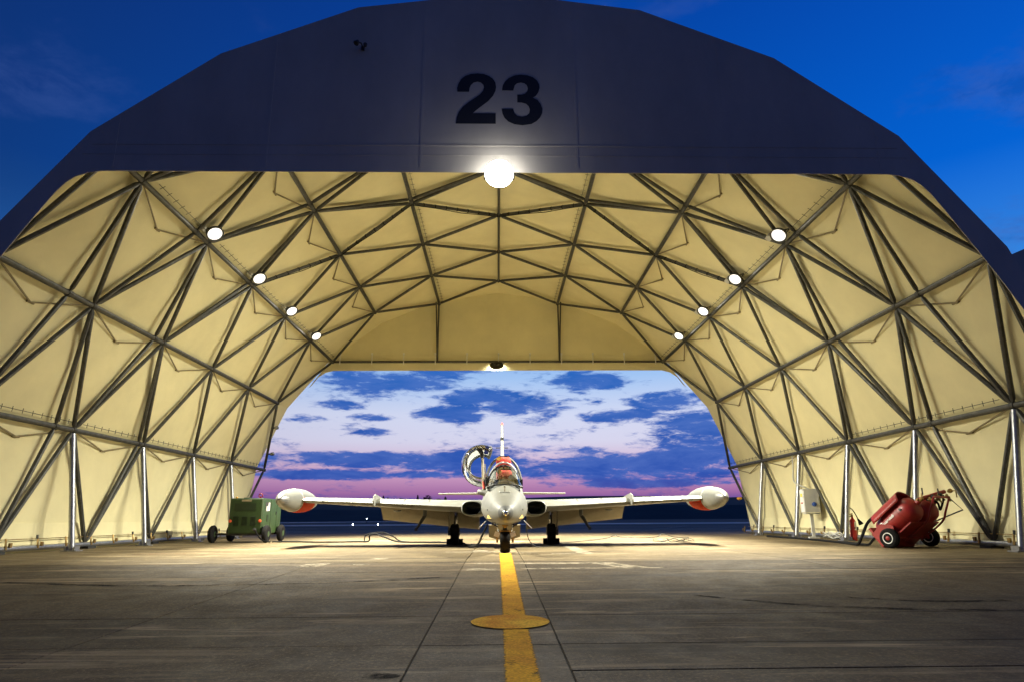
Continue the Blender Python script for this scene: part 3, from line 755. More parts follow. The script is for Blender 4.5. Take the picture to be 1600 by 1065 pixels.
jp(MB().lathe((CX, 12.352, .735), (0, -1, 0), [(0, .05), (.02, .048), (.035, .035), (.04, .01)], 16), 'nose_light', M['chrome'], 35)
for s in (-1, 1):
    # landing light windows low on the nose
    c = Vector((CX+s*.283, 13.18, .668))
    jp(MB().box(c, (.13, .03, .065), (R(-16), s*R(-6), s*R(50))), 'landing_light', M['headlight'], False)
    jp(MB().box(c+Vector((-s*.006, .014, 0)), (.155, .03, .085), (R(-16), s*R(-6), s*R(50))), 'light_frame', M['nose_dark'], False)
    # pitot style probes below
    jp(MB().path([(CX+s*.36, 13.4, .60), (CX+s*.50, 13.3, .46)], .010, 6), 'probe', M['white_plastic'])
    jp(MB().box((CX+s*.33, 13.15, .80), (.012, .03, .03)), 'static_port', M['dark_steel'], False)
M['seam'] = material('panel_seam', (.05, .05, .045), .6)
for y, w, t_, b_, c_ in ((13.1, .300, 1.045, .535, .76), (13.9, .430, 1.285, .515, .82)):
    jp(MB().rings([sect(y-.004, w+.003, t_+.003, b_-.003, c_, e=2.15, et=1.9), sect(y+.005, w+.004, t_+.004, b_-.003, c_, e=2.15, et=1.9)], False, False), 'panel_seam', M['seam'], 50, F)
# aerial and panel screws on the nose deck
jp(MB().path([(CX-.005, 13.35, 1.13), (CX-.005, 13.33, 1.22)], .009, 6).lathe((CX-.005, 13.33, 1.21), (0, 0, 1), [(0, .012), (.02, .018), (.035, .006)], 8), 'vane', M['chrome'])
jp(MB().box((CX-.005, 13.37, 1.128), (.20, .012, .006), (R(-14), 0, 0)).box((CX-.105, 13.42, 1.138), (.006, .12, .006), (R(14), 0, 0)).box((CX+.095, 13.42, 1.138), (.006, .12, .006), (R(14), 0, 0)), 'panel_line', M['aircraft_grey'], False)
# cockpit: windscreen with frame
def arch(y, w, zb, zt, n=14, e=2.0, x0=CX):
    return [(x0+math.copysign(abs(math.cos(t))**(2/e), math.cos(t))*w, y, zb+(zt-zb)*abs(math.sin(t))**(2/e)) for t in [math.pi*(1-k/n) for k in range(n+1)]]
def loft_open(arches, flip=False):
    m = MB(); n = len(arches[0])
    for a in arches: m.v += a
    for i in range(len(arches)-1):
        for k in range(n-1): m.f.append((i*n+k, i*n+k+1, (i+1)*n+k+1, (i+1)*n+k))
    return m
ws_front = [(x, 14.06-.10*math.sin(math.pi*k/14)-.03, 1.24+.06*math.sin(math.pi*k/14)) for k, (x, _, z) in enumerate(arch(14.1, .35, 1.24, 1.3))]
ws_mid = arch(14.5, .37, 1.26, 1.56)
ws_back = arch(14.92, .355, 1.30, 1.745)
jp(loft_open([ws_front, ws_mid, ws_back]), 'windscreen', M['glass'], 60)
jp(MB().path(ws_back, .020, 6), 'windscreen_arch', M['nose_dark'])
jp(MB().path(ws_front, .016, 6), 'windscreen_sill', M['dark_steel'])
for s in (-1, 1): jp(MB().path([ws_front[0 if s < 0 else -1], ws_mid[0 if s < 0 else -1], ws_back[0 if s < 0 else -1]], .022, 6), 'windscreen_post', M['aircraft'])
# instrument shroud and cockpit tub
jp(loft_open([arch(14.35, .30, 1.2, 1.36), arch(14.85, .31, 1.25, 1.46)]), 'instrument_shroud', M['dark_steel'], 60)
jp(MB().box((CX, 15.75, 1.38), (.78, 2.1, .12)), 'cockpit_floor', M['dark_steel'], False)
jp(loft_open([arch(15.65, .36, 1.34, 1.86), arch(15.95, .36, 1.34, 1.90)]), 'inner_windscreen', M['glass'], 60)
jp(MB().path(arch(15.95, .365, 1.34, 1.90), .018, 6), 'inner_arch', M['aircraft_grey'])
jp(MB().path(arch(16.72, .43, 1.40, 2.085), .035, 6), 'rear_arch', M['nose_dark'])
for y, zt in ((15.25, 1.66), (16.42, 2.04)):
    st = jp(MB().box((CX, y, (zt-.15+1.3)/2), (.36, .16, zt-1.45)).box((CX, y-.16, 1.36), (.40, .36, .10)), 'ejection_seat', M['nose_dark'], False)
    cv = MB()
    for q_, (dz, w_, dp) in enumerate(((0., .155, .07), (-.10, .17, .10), (-.17, .165, .11), (-.22, .15, .09))):
        pass
    cv.rings([[(CX+w_*cx_, y-.10-dp*cy_, zt+dz) for cx_, cy_ in ((-1, -1), (-.6, -1.1), (0, -1), (.6, -1.15), (1, -1), (1.04, 0), (1, .9), (.5, 1.15), (0, .95), (-.5, 1.2), (-1, .9), (-1.05, 0))] for dz, w_, dp in ((.0, .13, .05), (-.03, .155, .08), (-.10, .172, .10), (-.17, .165, .115), (-.225, .175, .10))])
    jp(cv, 'seat_cover', M['red_cloth'], 50, st)
    jp(MB().box((CX-.11, y-.195, zt-.03), (.10, .02, .075), (0, R(-25), 0)), 'warning_flag', M['yellow_cloth'], False, st)
    jp(MB().box((CX+.02, y-.05, zt+.015), (.24, .12, .04)), 'headrest', M['olive'], False, st)
jp(MB().box((CX+.20, 14.72, 1.44), (.24, .03, .10), (0, R(38), 0)), 'cockpit_sheet', M['label_white'], False)
# canopy swung open to the left, hinged on that sill
can = MB(); CR = .455
HX, HZ = CX-.50, 1.80
def canopy_arc(y, r, flat=1.0, a0=-38, a1=-252, n=22):
    out = []
    for k in range(n+1):
        a = R(a0-90+(a1-a0)*k/n+90); out.append((HX-.05+r*math.cos(a)*.92, y, HZ+r*math.sin(a)*1.02*flat))
    return out
# angles: from lower right (hinge) round the left to the top right
def arc2(y, r, n=22, a0=295, a1=62):
    return [(HX+r*math.cos(R(a0+(a1-a0)*k/n)), y, HZ+r*math.sin(R(a0+(a1-a0)*k/n))*1.0) for k in range(n+1)]
ys_c = [(14.95, .315), (15.04, .37), (15.2, .42), (15.45, .455), (15.8, .465), (16.25, .45), (16.55, .40), (16.75, .32)]
jp(loft_open([arc2(y, r) for y, r in ys_c]), 'canopy', M['bubble'], 60)
can_o = [o for o in COL.objects if o.name == 'canopy'][0]
jp(MB().path(arc2(14.96, .312), .017, 6), 'canopy_frame', M['nose_dark'], True, can_o)
jp(MB().path(arc2(14.93, .330), .012, 6), 'canopy_rim', M['chrome'], True, can_o)
jp(MB().path(arc2(16.75, .32), .03, 6), 'canopy_frame', M['nose_dark'], True, can_o)
for k in (0, -1):
    jp(MB().path([arc2(y, r-.02)[k] for y, r in ys_c], .035, 6), 'canopy_rail', M['nose_dark'], True, can_o)
jp(MB().path([arc2(15.8, .43)[k] for k in range(23)], .022, 6), 'canopy_frame', M['nose_dark'], True, can_o)
tip = Vector(arc2(14.95, .315)[-1])
for q_ in range(4): jp(MB().box(tip+Vector((.045, .0, .06-.045*q_)), (.05, .03, .012)), 'latch', M['dark_steel'], False, can_o)
jp(MB().box(tip+Vector((-.03, .02, .0)), (.09, .04, .17), (0, R(8), 0)), 'latch_plate', M['chrome'], False, can_o)
jp(MB().path([(HX+.03, 15.0, HZ+.08), (HX+.01, 15.0, HZ+.22), (HX-.05, 15.0, HZ+.33)], [.03, .05, .06], 8), 'stay_bracket', M['nose_dark'], True, can_o)
jp(MB().path([(CX-.435, 14.75, 1.22), (HX+.03, 14.95, HZ+.10)], .030, 8), 'canopy_stay', M['tan'])
jp(MB().path([(CX-.40, 14.72, 1.22), (HX+.09, 14.95, HZ-.02)], .014, 8), 'gas_strut', M['chrome'])
jp(MB().path([(CX-.425, 14.70, 1.26), (CX-.445, 14.74, 1.40)], .022, 8), 'stay_flag', M['red_cloth'])
jp(MB().lathe((CX-.56, 14.75, 1.20), (1, -.4, -.28), [(0, .03), (.03, .055), (.12, .06), (.20, .065), (.25, .07), (.26, .02)], 14), 'stay_mount', M['aircraft'], 40)
for q_ in range(5):
    jp(MB().box((CX-.36+.01*q_, 15.1+.3*q_, 1.47+(.05 if q_ % 2 else .0)), (.07, .05, .07)), 'hinge', M['brass'] if q_ % 2 else M['dark_steel'], False)
# air intakes
for s in (-1, 1):
    def el(y, w, h, cx_, cz_, n=24, e=2.5):
        return [(cx_+math.copysign(abs(math.cos(k*2*math.pi/n))**(2/e), math.cos(k*2*math.pi/n))*w, y, cz_+math.copysign(abs(math.sin(k*2*math.pi/n))**(2/e), math.sin(k*2*math.pi/n))*h) for k in range(n)]
    ix = CX+s*.725; iz = .872
    jp(MB().rings([el(15.86, .205, .138, ix, iz), el(15.80, .218, .150, ix, iz), el(15.83, .236, .166, ix, iz), el(16.1, .255, .180, ix-s*.01, iz), el(16.9, .28, .19, ix-s*.05, iz-.005), el(18.2, .25, .17, ix-s*.12, iz), el(19.4, .05, .10, ix-s*.30, iz)], False, True), 'air_intake', M['aircraft'], 50)
    jp(MB().rings([el(15.865, .204, .137, ix, iz), el(16.3, .18, .12, ix-s*.05, iz), el(16.9, .14, .10, ix-s*.12, iz)], False, True), 'intake_duct', M['olive'], 50)
    jp(MB().rings([el(15.815, .222, .153, ix, iz), el(15.79, .214, .146, ix, iz), el(15.83, .204, .137, ix, iz)], False, False), 'intake_lip', M['nose_dark'], 50)
# wings
def foil(x, le, ch, z, th, n=9):
    xs = [(.5*(1-math.cos(math.pi*k/n))) for k in range(n+1)]
    t = [th*ch*5*(.2969*math.sqrt(q)-.126*q-.3516*q*q+.2843*q**3-.1015*q**4) for q in xs]
    return [(x, le+ch*q, z+h) for q, h in zip(xs, t)]+[(x, le+ch*q, z-h*.75) for q, h in list(zip(xs, t))[-2:0:-1]]
for s in (-1, 1):
    w = jp(MB().rings([foil(CX+s*.45, 16.15, 2.65, .895, .14), foil(CX+s*1.3, 16.35, 2.36, .925, .135), foil(CX+s*3.0, 16.72, 1.95, 1.015, .12), foil(CX+s*4.95, 17.10, 1.55, 1.105, .10)]), 'wing', M['aircraft'], 50)
    # leading edge deicing strip, fence, tip joint bands
    xf = CX+s*3.04
    jp(MB().prism([(xf, 16.50, .955), (xf, 16.46, 1.06), (xf, 16.52, 1.165), (xf, 16.75, 1.22), (xf, 17.6, 1.16), (xf, 17.7, 1.09), (xf, 16.95, 1.07), (xf, 16.78, 1.03), (xf, 16.85, .98), (xf, 16.7, .94)], (s*.03, 0, 0)), 'wing_fence', M['aircraft'], False, w)
    for xj in (1.75, 2.35, 3.6, 4.35, 4.62):
        le = 16.72+(xj-3)*.195; ch = 1.95-(xj-3)*.205; zz = 1.015+(xj-3)*.046
        jp(MB().rings([foil(CX+s*xj, le-.006, ch+.012, zz, .124-(xj-3)*.010), foil(CX+s*(xj+.018), le-.006, ch+.012, zz, .124-(xj-3)*.010)]), 'joint_band', M['nose_dark'], 50, w)
    # lowered flap and its arms
    fl = MB()
    for (xa, za, xb, zb) in ((.62, .36, 3.18, .63),):
        hA, hB = .845, .965
        A = [(CX+s*xa, 18.35, hA), (CX+s*xb, 18.30, hB), (CX+s*xb, 18.80, zb), (CX+s*xa, 18.95, za)]
        fl.prism(A, (0, .09, .03))
    jp(fl, 'flap', M['tan'], False)
    jp(MB().path([(CX+s*1.98, 17.9, .90), (CX+s*2.02, 18.2, .72), (CX+s*2.22, 18.2, .40)], [.06, .05, .03], 8).box((CX+s*2.23, 18.2, .385), (.07, .08, .07)), 'flap_arm', M['nose_dark'])
    jp(MB().lathe((CX+s*2.6, 17.3, .86), (0, 0, -1), [(0, .10), (.03, .09), (.05, .03)], 14), 'wing_blister', M['aircraft'])
    # tip tank
    tx, tz = CX+s*5.15, 1.105
    prof = [(0, .015), (.04, .065), (.15, .125), (.27, .165), (.6, .235), (1.0, .275), (1.45, .29), (1.9, .28), (2.4, .235), (2.85, .16), (3.2, .07), (3.35, .02)]
    def seg(a, b): return [p for p in prof if a <= p[0] <= b]
    tank = jp(MB().lathe((tx, 16.15, tz), (0, 1, 0), seg(.27, 4), 32), 'tip_tank', M['aircraft'], 40)
    jp(MB().lathe((tx, 16.15, tz), (0, 1, 0), seg(0, .27)+[(.275, .166)], 24), 'tank_nose', M['tank_cap'], 40, tank)
    jp(MB().lathe((tx, 16.15, tz), (0, 1, 0), [(1.02, .2785), (1.045, .281)], 32), 'tank_seam', M['aircraft_grey'], 40, tank)
    # dayglo panel wrapped round the lower inner side
    ob = MB(); rings = []
    for h, r in ((1.06, .2825), (1.45, .2935), (1.9, .2835), (2.25, .254)):
        rings.append([(tx-s*math.cos(t)*r*1.004, 16.15+h, tz+math.sin(t)*r*1.004) for t in [R(-112+ (112+14)*k/12) for k in range(13)]])
    n_ = 13; 
    for rr in rings: ob.v += rr
    for i in range(len(rings)-1):
        for k in range(n_-1): ob.f.append((i*n_+k, i*n_+k+1, (i+1)*n_+k+1, (i+1)*n_+k))
    jp(ob, 'orange_panel', M['orange'], 50, tank)
    # main gear
    gx, gy = CX+s*1.235, 18.15
    lg = jp(MB().path([(gx-s*.02, gy, .90), (gx-s*.02, gy, .62)], .055, 12).path([(gx-s*.02, gy, .62), (gx, gy, .33)], .04, 12), 'gear_leg', M['chrome'])
    jp(MB().path([(gx-s*.02, gy-.09, .72), (gx, gy-.15, .55), (gx, gy-.07, .40)], .022, 8), 'torque_link', M['dark_steel'], True, lg)
    jp(MB().box((gx+s*.02, gy-.03, .33), (.30, .16, .20)), 'gear_hub', M['dark_steel'], False, lg)
    jp(MB().box((gx+s*.15, gy, .62), (.02, .42, .52), (0, s*R(3), 0)), 'gear_door', M['tan'], False)
    wh = jp(MB().lathe((gx-.10, gy, .262), (1, 0, 0), [(0, .17), (0, .23), (.03, .256), (.10, .263), (.17, .256), (.20, .23), (.20, .17)], 28), 'wheel', M['rubber'], 35)
    jp(MB().lathe((gx-.105, gy, .262), (1, 0, 0), [(0, .05), (.01, .15), (.20, .15), (.21, .05)], 20), 'rim', M['dark_steel'], 35, wh)
    jp(MB().box((gx+s*.02, gy+.36, .07), (.42, .14, .14)), 'chock_block', M['rubber'], False)
# nose gear
ng = jp(MB().path([(CX, 13.66, .60), (CX, 13.74, .42)], .045, 12), 'gear_leg', M['dark_steel'])
jp(MB().path([(CX, 13.71, .50), (CX, 13.73, .36)], .03, 12), 'piston', M['chrome'], True, ng)
jp(MB().lathe((CX, 13.58, .52), (0, -1, .1), [(0, .02), (.03, .055), (.07, .06), (.08, .02)], 16), 'taxi_light', M['brass'], True, ng)
jp(MB().box((CX, 13.7, .385), (.30, .12, .06)).box((CX-.15, 13.73, .29), (.04, .10, .2)).box((CX+.15, 13.73, .29), (.04, .10, .2)), 'fork', M['brass'], False, ng)
jp(MB().box((CX-.155, 13.64, .345), (.10, .06, .09), (0, R(20), 0)).box((CX+.155, 13.64, .345), (.10, .06, .09), (0, R(-20), 0)), 'fork_cap', M['label_white'], False, ng)
for s in (-1, 1):
    jp(MB().path([(CX+s*.17, 13.55, .56), (CX+s*.12, 13.66, .38)], .012, 6), 'drag_link', M['chrome'], True, ng)
    jp(MB().box((CX+s*.19, 13.6, .515), (.14, .5, .02), (0, s*R(-32), 0)), 'nose_gear_door', M['nose_dark'], False)
wh = jp(MB().lathe((CX-.095, 13.74, .215), (1, 0, 0), [(0, .13), (0, .19), (.025, .208), (.09, .216), (.165, .208), (.19, .19), (.19, .13)], 28), 'wheel', M['rubber'], 35)
jp(MB().lathe((CX-.10, 13.74, .215), (1, 0, 0), [(0, .04), (.01, .12), (.19, .12), (.20, .04)], 20), 'rim', M['dark_steel'], 35, wh)
# belly airbrake panel
jp(MB().prism([(CX-.34, 15.5, .50), (CX+.36, 15.5, .50), (CX+.35, 15.62, .25), (CX+.20, 15.64, .205), (CX-.18, 15.64, .205), (CX-.33, 15.62, .25)], (0, .04, .02)), 'airbrake', M['tan'], False)
# tail
jp(MB().rings([foil(CX+s_*x, le, ch, z, .075) for s_, x, le, ch, z in ((-1, 2.03, 22.35, .75, 1.42), (-1, .05, 21.85, 1.35, 1.42), (1, .05, 21.85, 1.35, 1.42), (1, 2.03, 22.35, .75, 1.42))]), 'tailplane', M['aircraft'], 50)
def vfoil(z, le, ch, th): return [(CX+(p[2]), p[1], z) for p in foil(0, le, ch, 0, th)]
fin = jp(MB().rings([vfoil(1.5, 20.6, 2.5, .065), vfoil(2.3, 21.3, 1.85, .07), vfoil(3.62, 22.35, 1.0, .09)]), 'tail_fin', M['aircraft'], 50)
jp(MB().rings([vfoil(3.62, 22.33, 1.02, .095), vfoil(3.70, 22.42, .9, .07)]), 'fin_tip', M['red_cloth'], 50, fin)
jp(MB().box((CX, 22.05, 3.12), (.105, .28, .06)), 'fin_band', M['nose_dark'], False, fin)
jp(MB().path([(CX-.20, 22.3, 2.86), (CX+.20, 22.3, 2.86)], .014, 6), 'fin_aerial', M['dark_steel'], True, fin)

# ================================================================== GREEN POWER CART
cart = thing('ground_power_cart', 'boxy green ground power cart on four rubber wheels by left wall', 'power cart', (-7.37, 20.75, 0))
L_ = 1.75; W_ = .98
def bbox_(mb, c, size, bev=.02):
    x, y, z = c; a, b, h = [q/2 for q in size]
    r0 = [(x-a+bev, y-b, 0), (x+a-bev, y-b, 0), (x+a, y-b+bev, 0), (x+a, y+b-bev, 0), (x+a-bev, y+b, 0), (x-a+bev, y+b, 0), (x-a, y+b-bev, 0), (x-a, y-b+bev, 0)]
    def lv(zz, k): return [(x+(p[0]-x)*k, y+(p[1]-y)*k, zz) for p in r0]
    return mb.rings([lv(z-h, .985), lv(z-h+bev, 1), lv(z+h-bev, 1), lv(z+h, .97)])
body = bbox_(MB(), (0, L_/2, .77), (W_, L_, 1.00), .035).build('body', M['green'], cart, 30)
for x in (-.27, -.02, .23):
    l = MB()
    for q_ in range(8): l.box((x, -.008, .50+q_*.034), (.15, .022, .020), (R(30), 0, 0))
    l.build('louvre', M['green_dark'], body)
MB().box((-.02, -.006, 1.02), (.62, .014, .20)).build('front_panel', M['green_dark'], body)
MB().box((.0, -.008, 1.20), (.28, .016, .06)).build('name_plate', M['tan'], body)
for s in (-1, 1): MB().lathe((s*.43, -.0, .62), (0, -1, 0), [(0, .045), (.02, .045), (.035, .02)], 12).build('reflector', M['label_red'], body, True)
# right flank: gauge window, louvre and door seams
MB().box((W_/2+.004, .42, 1.03), (.012, .42, .26)).build('gauge_panel', M['nose_dark'], body)
MB().box((W_/2+.010, .50, 1.03), (.012, .14, .24)).build('gauge_plate', M['label_white'], body)
MB().box((W_/2+.010, .34, .97), (.012, .11, .14)).build('gauge_plate', M['label_white'], body)
MB().box((W_/2+.006, .45, .70), (.012, .14, .20)).build('vent', M['green_dark'], body)
for y in (.72, 1.30): MB().box((W_/2+.003, y, .78), (.008, .014, .92)).build('door_seam', M['green_dark'], body)
MB().box((W_/2+.012, 1.22, .85), (.03, .03, .09)).build('door_handle', M['nose_dark'], body)
MB().lathe((.36, .1, 1.27), (0, 0, 1), [(0, .02), (.05, .02)], 8).path([(.36+.055*math.cos(k*math.pi/6), .1, 1.345+.055*math.sin(k*math.pi/6)) for k in range(13)], .016, 6).build('lifting_eye', M['red'], cart, True)
MB().lathe((-.34, .12, 1.26), (0, 0, 1), [(0, .035), (.04, .035), (.06, .015)], 10).build('beacon', M['amber'], cart, True)
MB().box((-.06, .2, 1.275), (.16, .14, .03)).build('cap', M['nose_dark'], cart)
MB().box((0, L_/2, .245), (.80, L_-.1, .07)).path([(-.95, .10, .25), (.62, .10, .25)], .035, 8).path([(-.95, 1.5, .25), (.62, 1.5, .25)], .035, 8).build('chassis', M['dark_steel'], cart)
for x, y in ((-.95, .10), (.60, .10), (-.95, 1.5), (.60, 1.5)):
    wx = x-.06
    w_ = MB().lathe((wx, y, .252), (1, 0, 0), [(0, .14), (0, .21), (.03, .245), (.07, .252), (.11, .245), (.14, .21), (.14, .14)], 24).build('wheel', M['rubber'], cart, 35)
    MB().lathe((wx-.006, y, .252), (1, 0, 0), [(0, .04), (.01, .13), (.14, .13), (.152, .04)], 18).build('rim', M['green'], w_, 35)
MB().path(catmull([(.33, -.02, .36), (.38, -.12, .33), (.45, -.14, .22), (.58, -.10, .08), (.75, .05, .03)]), .022, 6).build('power_lead', M['cable'], cart, True)
MB().lathe((.30, .01, .37), (0, -1, 0), [(0, .05), (.05, .05), (.06, .03)], 12).build('socket', M['nose_dark'], cart, True)

# ================================================================== RED GAS CART
red = thing('gas_bottle_cart', 'tilted red two wheeled gas bottle cart with valves by right wall', 'gas cart', (8.74, 14.87, 0), R(29.4)); red.scale = (.95, .95, .95)
PH = R(38); cA, sA = math.cos(PH), math.sin(PH)
def ra(x, l, h):   # x along the axle, l along the bottles, h above their backs
    return Vector((x, .36-l*cA+h*sA, .30+l*sA+h*cA))
axis = Vector((0, -cA, sA))
for x in (-.36, .26):
    o = ra(x, 0, 0)
    tk = MB().lathe(o, axis, [(-.02, .06), (0, .21), (.05, .255), (.12, .275), (.82, .275), (.91, .255), (.98, .20), (1.03, .11), (1.05, .06), (1.13, .05), (1.14, .02)], 32).build('gas_bottle', M['red'], red, 35)
    for l in (.24, .66): MB().lathe(o+axis*l, axis, [(0, .276), (.0, .283), (.035, .283), (.035, .276)], 28).build('bottle_strap', M['red'], tk, 35)
    v = ra(x, 1.12, 0)
    MB().path([v, v+axis*.10], .035, 8).path([v+Vector((-.09, 0, .03)), v+Vector((.09, 0, .03))], .022, 8).path([v+axis*.08, v+axis*.10+Vector((0, 0, .10))], .016, 8).build('valve', M['brass'], red, True)
    MB().path([v+axis*.12+Vector((0, 0, .06)), v+axis*.12+Vector((0, 0, .20))], .016, 8).build('valve_spindle', M['nose_dark'], red, True)
# curved guard shell over the left bottle
gs = MB(); rows = []
for l in (.10, .16, .55, .86, .92):
    rows.append([ra(-.36, l, .12)+Vector((math.cos(t)*.33, 0, 0))+Vector((0, sA, cA))*(math.sin(t)*.31+(.0)) for t in [R(8+160*k/12) for k in range(13)]])
for rr in rows: gs.v += [tuple(p) for p in rr]
for i in range(len(rows)-1):
    for k in range(12): gs.f.append((i*13+k, i*13+k+1, (i+1)*13+k+1, (i+1)*13+k))
go = gs.build('guard_shell', M['red'], red, 50)
md = go.modifiers.new('thickness', 'SOLIDIFY'); md.thickness = .018
# side cheek, frame tubes, foot
MB().prism([ra(-.66, -.10, -.28), ra(-.66, -.10, .05), ra(-.66, .20, .10), ra(-.66, .42, -.10), ra(-.66, .30, -.34)], (.025, 0, 0)).build('cheek_plate', M['red'], red)
MB().box(ra(-.05, -.08, -.05), (1.15, .05, .50), (-PH, 0, 0)).build('foot_plate', M['red'], red)
MB().box(ra(-.05, .35, -.275), (1.10, .80, .03), (-PH, 0, 0)).build('back_plate', M['red'], red)
for x in (-.12, .50):
    MB().path(catmull([ra(x, .15, -.31), ra(x, .80, -.32), ra(x, 1.05, -.20), ra(x, 1.32, -.05)]), .022, 8).build('frame_tube', M['red'], red, True)
MB().path([ra(-.12, 1.32, -.05), ra(.50, 1.32, -.05)], .024, 8).build('handle_bar', M['red'], red, True)
MB().path([ra(-.2, 1.08, .08), ra(.15, 1.18, .10), ra(.50, 1.33, .10)], .045, 10).build('manifold', M['red'], red, True)
for q_ in range(5):
    c = ra(-.05+.13*q_, 1.16+.03*q_, .0+.05*(q_ % 2))
    MB().lathe(c, (.3, -.9, .2), [(0, .02), (.02, .055), (.05, .055), (.06, .02)], 12).path([c, c+Vector((.08, -.06, -.10))], .018, 6).build('gauge', M['dark_steel'] if q_ % 2 else M['brass'], red, True)
MB().path(catmull([ra(.0, 1.1, .05), ra(.05, 1.22, -.12), ra(.18, 1.10, -.22), ra(.3, 1.22, -.1), ra(.42, 1.28, .03)]), .022, 6).build('valve_hose', M['cable'], red, True)
MB().lathe(ra(.56, 1.40, .06), (1, 0, .2), [(-.05, .03), (0, .05), (.04, .05), (.07, .02)], 10).path([ra(.56, 1.40, .06), ra(.62, 1.48, .0), ra(.60, 1.40, -.12)], .016, 6).build('coupling', M['brass'], red, True)
# prop stand
MB().path([ra(.56, 1.28, .0), ra(.60, 1.30, -.38), (.62, .10, .42)], .016, 8).path([(.62, .02, .60), (.62, .02, .22)], .022, 8).path([(.30, .1, .45), (.62, .02, .22)], .016, 8).build('prop_stand', M['nose_dark'], red, True)
MB().path([(-.76, 0, .21), (.80, 0, .21)], .026, 8).build('axle', M['red'], red, True)
for x in (-.78, .78):
    wx = x-.075
    w_ = MB().lathe((wx, 0, .212), (1, 0, 0), [(0, .115), (0, .17), (.03, .205), (.075, .212), (.12, .205), (.15, .17), (.15, .115)], 28).build('wheel', M['rubber'], red, 35)
    MB().lathe((wx+.003, 0, .212), (1, 0, 0), [(.02, .09), (-.008, .100), (-.010, .112), (.0, .120), (.144, .120), (.158, .112), (.156, .100), (.13, .09)], 24).build('rim', M['label_white'], w_, 35)
    MB().lathe((wx+.003, 0, .212), (1, 0, 0), [(.018, .02), (.016, .092), (.134, .092), (.132, .02)], 20).build('wheel_disc', M['nose_dark'], w_, 35)
    MB().lathe((wx-.012, 0, .212), (1, 0, 0), [(0, .03), (.01, .045), (.16, .045), (.172, .03)], 14).build('hub', M['red'], w_, 35)
# white script on the bottle flank
def text_on(body_, size, name, mat, parent, mw):
    cu = bpy.data.curves.new(name, 'FONT'); cu.body = body_; cu.size = size; cu.shear = .25; cu.extrude = .001; cu.offset = .002
    tmp = bpy.data.objects.new(name, cu); COL.objects.link(tmp)
    dg = bpy.context.evaluated_depsgraph_get(); me = bpy.data.meshes.new_from_object(tmp.evaluated_get(dg))
    bpy.data.objects.remove(tmp); me.materials.clear(); me.materials.append(mat)
    o = bpy.data.objects.new(name, me); COL.objects.link(o); o.parent = parent; o.matrix_local = mw
    return o
xd = axis; nd = Vector((-.95, -.31*sA, -.31*cA)).normalized(); nd = (nd-xd*nd.dot(xd)).normalized(); yd = nd.cross(xd)
def tmat(p): return Matrix(((xd.x, yd.x, nd.x, p.x), (xd.y, yd.y, nd.y, p.y), (xd.z, yd.z, nd.z, p.z), (0, 0, 0, 1)))
nd2 = Vector((-.99, .14*sA, .14*cA)); nd2 = (nd2-xd*nd2.dot(xd)).normalized(); nd = nd2; yd = nd.cross(xd)
text_on('C', .17, 'lettering', M['label_white'], red, tmat(ra(-.36, .12, 0)+nd*.290-yd*.05))
text_on('uxar-nub', .095, 'lettering', M['label_white'], red, tmat(ra(-.36, .235, 0)+nd*.290-yd*.02))
for l in (.02, .78): MB().lathe(ra(-.36, l, 0)+nd*.255, nd, [(0, .03), (.035, .03), (.04, .015)], 10).build('bolt', M['nose_dark'], red, True)

# ================================================================== FIRE EXTINGUISHER
ex = thing('fire_extinguisher', 'red fire extinguisher with black horn standing by right wall post', 'extinguisher', (9.70, 19.15, 0))
MB().lathe((0, 0, 0), (.05, .03, 1), [(0, .075), (.01, .085), (.50, .085), (.56, .06), (.60, .03), (.63, .03)], 20).build('cylinder', M['bright_red'], ex, 35)
MB().lathe((.015, .01, .28), (.05, .03, 1), [(0, .0865), (.22, .0865)], 20).build('label_sheet', M['label_white'], ex, 35)
MB().box((.0, -.075, .34), (.08, .02, .04)).build('label_stripe', M['red'], ex)
MB().lathe((.03, .02, .63), (0, 0, 1), [(0, .03), (.05, .035), (.06, .02)], 10).box((-.03, .02, .70), (.16, .03, .025), (0, R(-12), 0)).build('valve', M['brass'], ex, True)
MB().path(catmull([(.03, .02, .66), (-.10, .0, .64), (-.22, -.02, .76), (-.17, -.02, .88), (0, -.03, .86), (.11, -.03, .70), (.16, -.03, .58)]), .013, 6).build('hose', M['cable'], ex, True)
MB().lathe((.16, -.03, .58), (.45, 0, -.9), [(0, .02), (.05, .03), (.16, .07), (.165, .06)], 14).build('horn', M['cable'], ex, True)

# ================================================================== CONTROL CABINET
cb = thing('control_cabinet', 'grey electrical control cabinet on short pedestal beside right wall', 'cabinet', (9.83, 21.8, 0), R(-10))
bbox_(MB(), (0, .12, 1.13), (.46, .46, .72), .015).build('housing', M['grey_box'], cb, 30)
MB().box((-.235, .12, 1.13), (.012, .43, .69)).build('door', M['label_white'], cb)
MB().box((-.02, -.115, 1.32), (.36, .010, .16)).build('warning_sign', M['label_yellow'], cb) if False else None
MB().box((-.243, .12, 1.30), (.008, .22, .10)).build('warning_sign', M['label_yellow'], cb)
for y, mt in ((.20, 'label_red'), (.12, 'nose_dark'), (.04, 'label_red')): MB().box((-.243, y, 1.06), (.014, .05, .04)).build('indicator', M[mt], cb)
MB().lathe((.06, -.11, 1.02), (0, -1, 0), [(0, .07), (.02, .07), (.03, .05), (.07, .045)], 14).build('switch_knob', M['blue'], cb, True)
MB().box((0, .10, .74), (.42, .30, .03)).box((0, .12, .38), (.09, .09, .70)).box((0, .12, .02), (.30, .26, .04)).build('pedestal', M['grey_box'], cb)

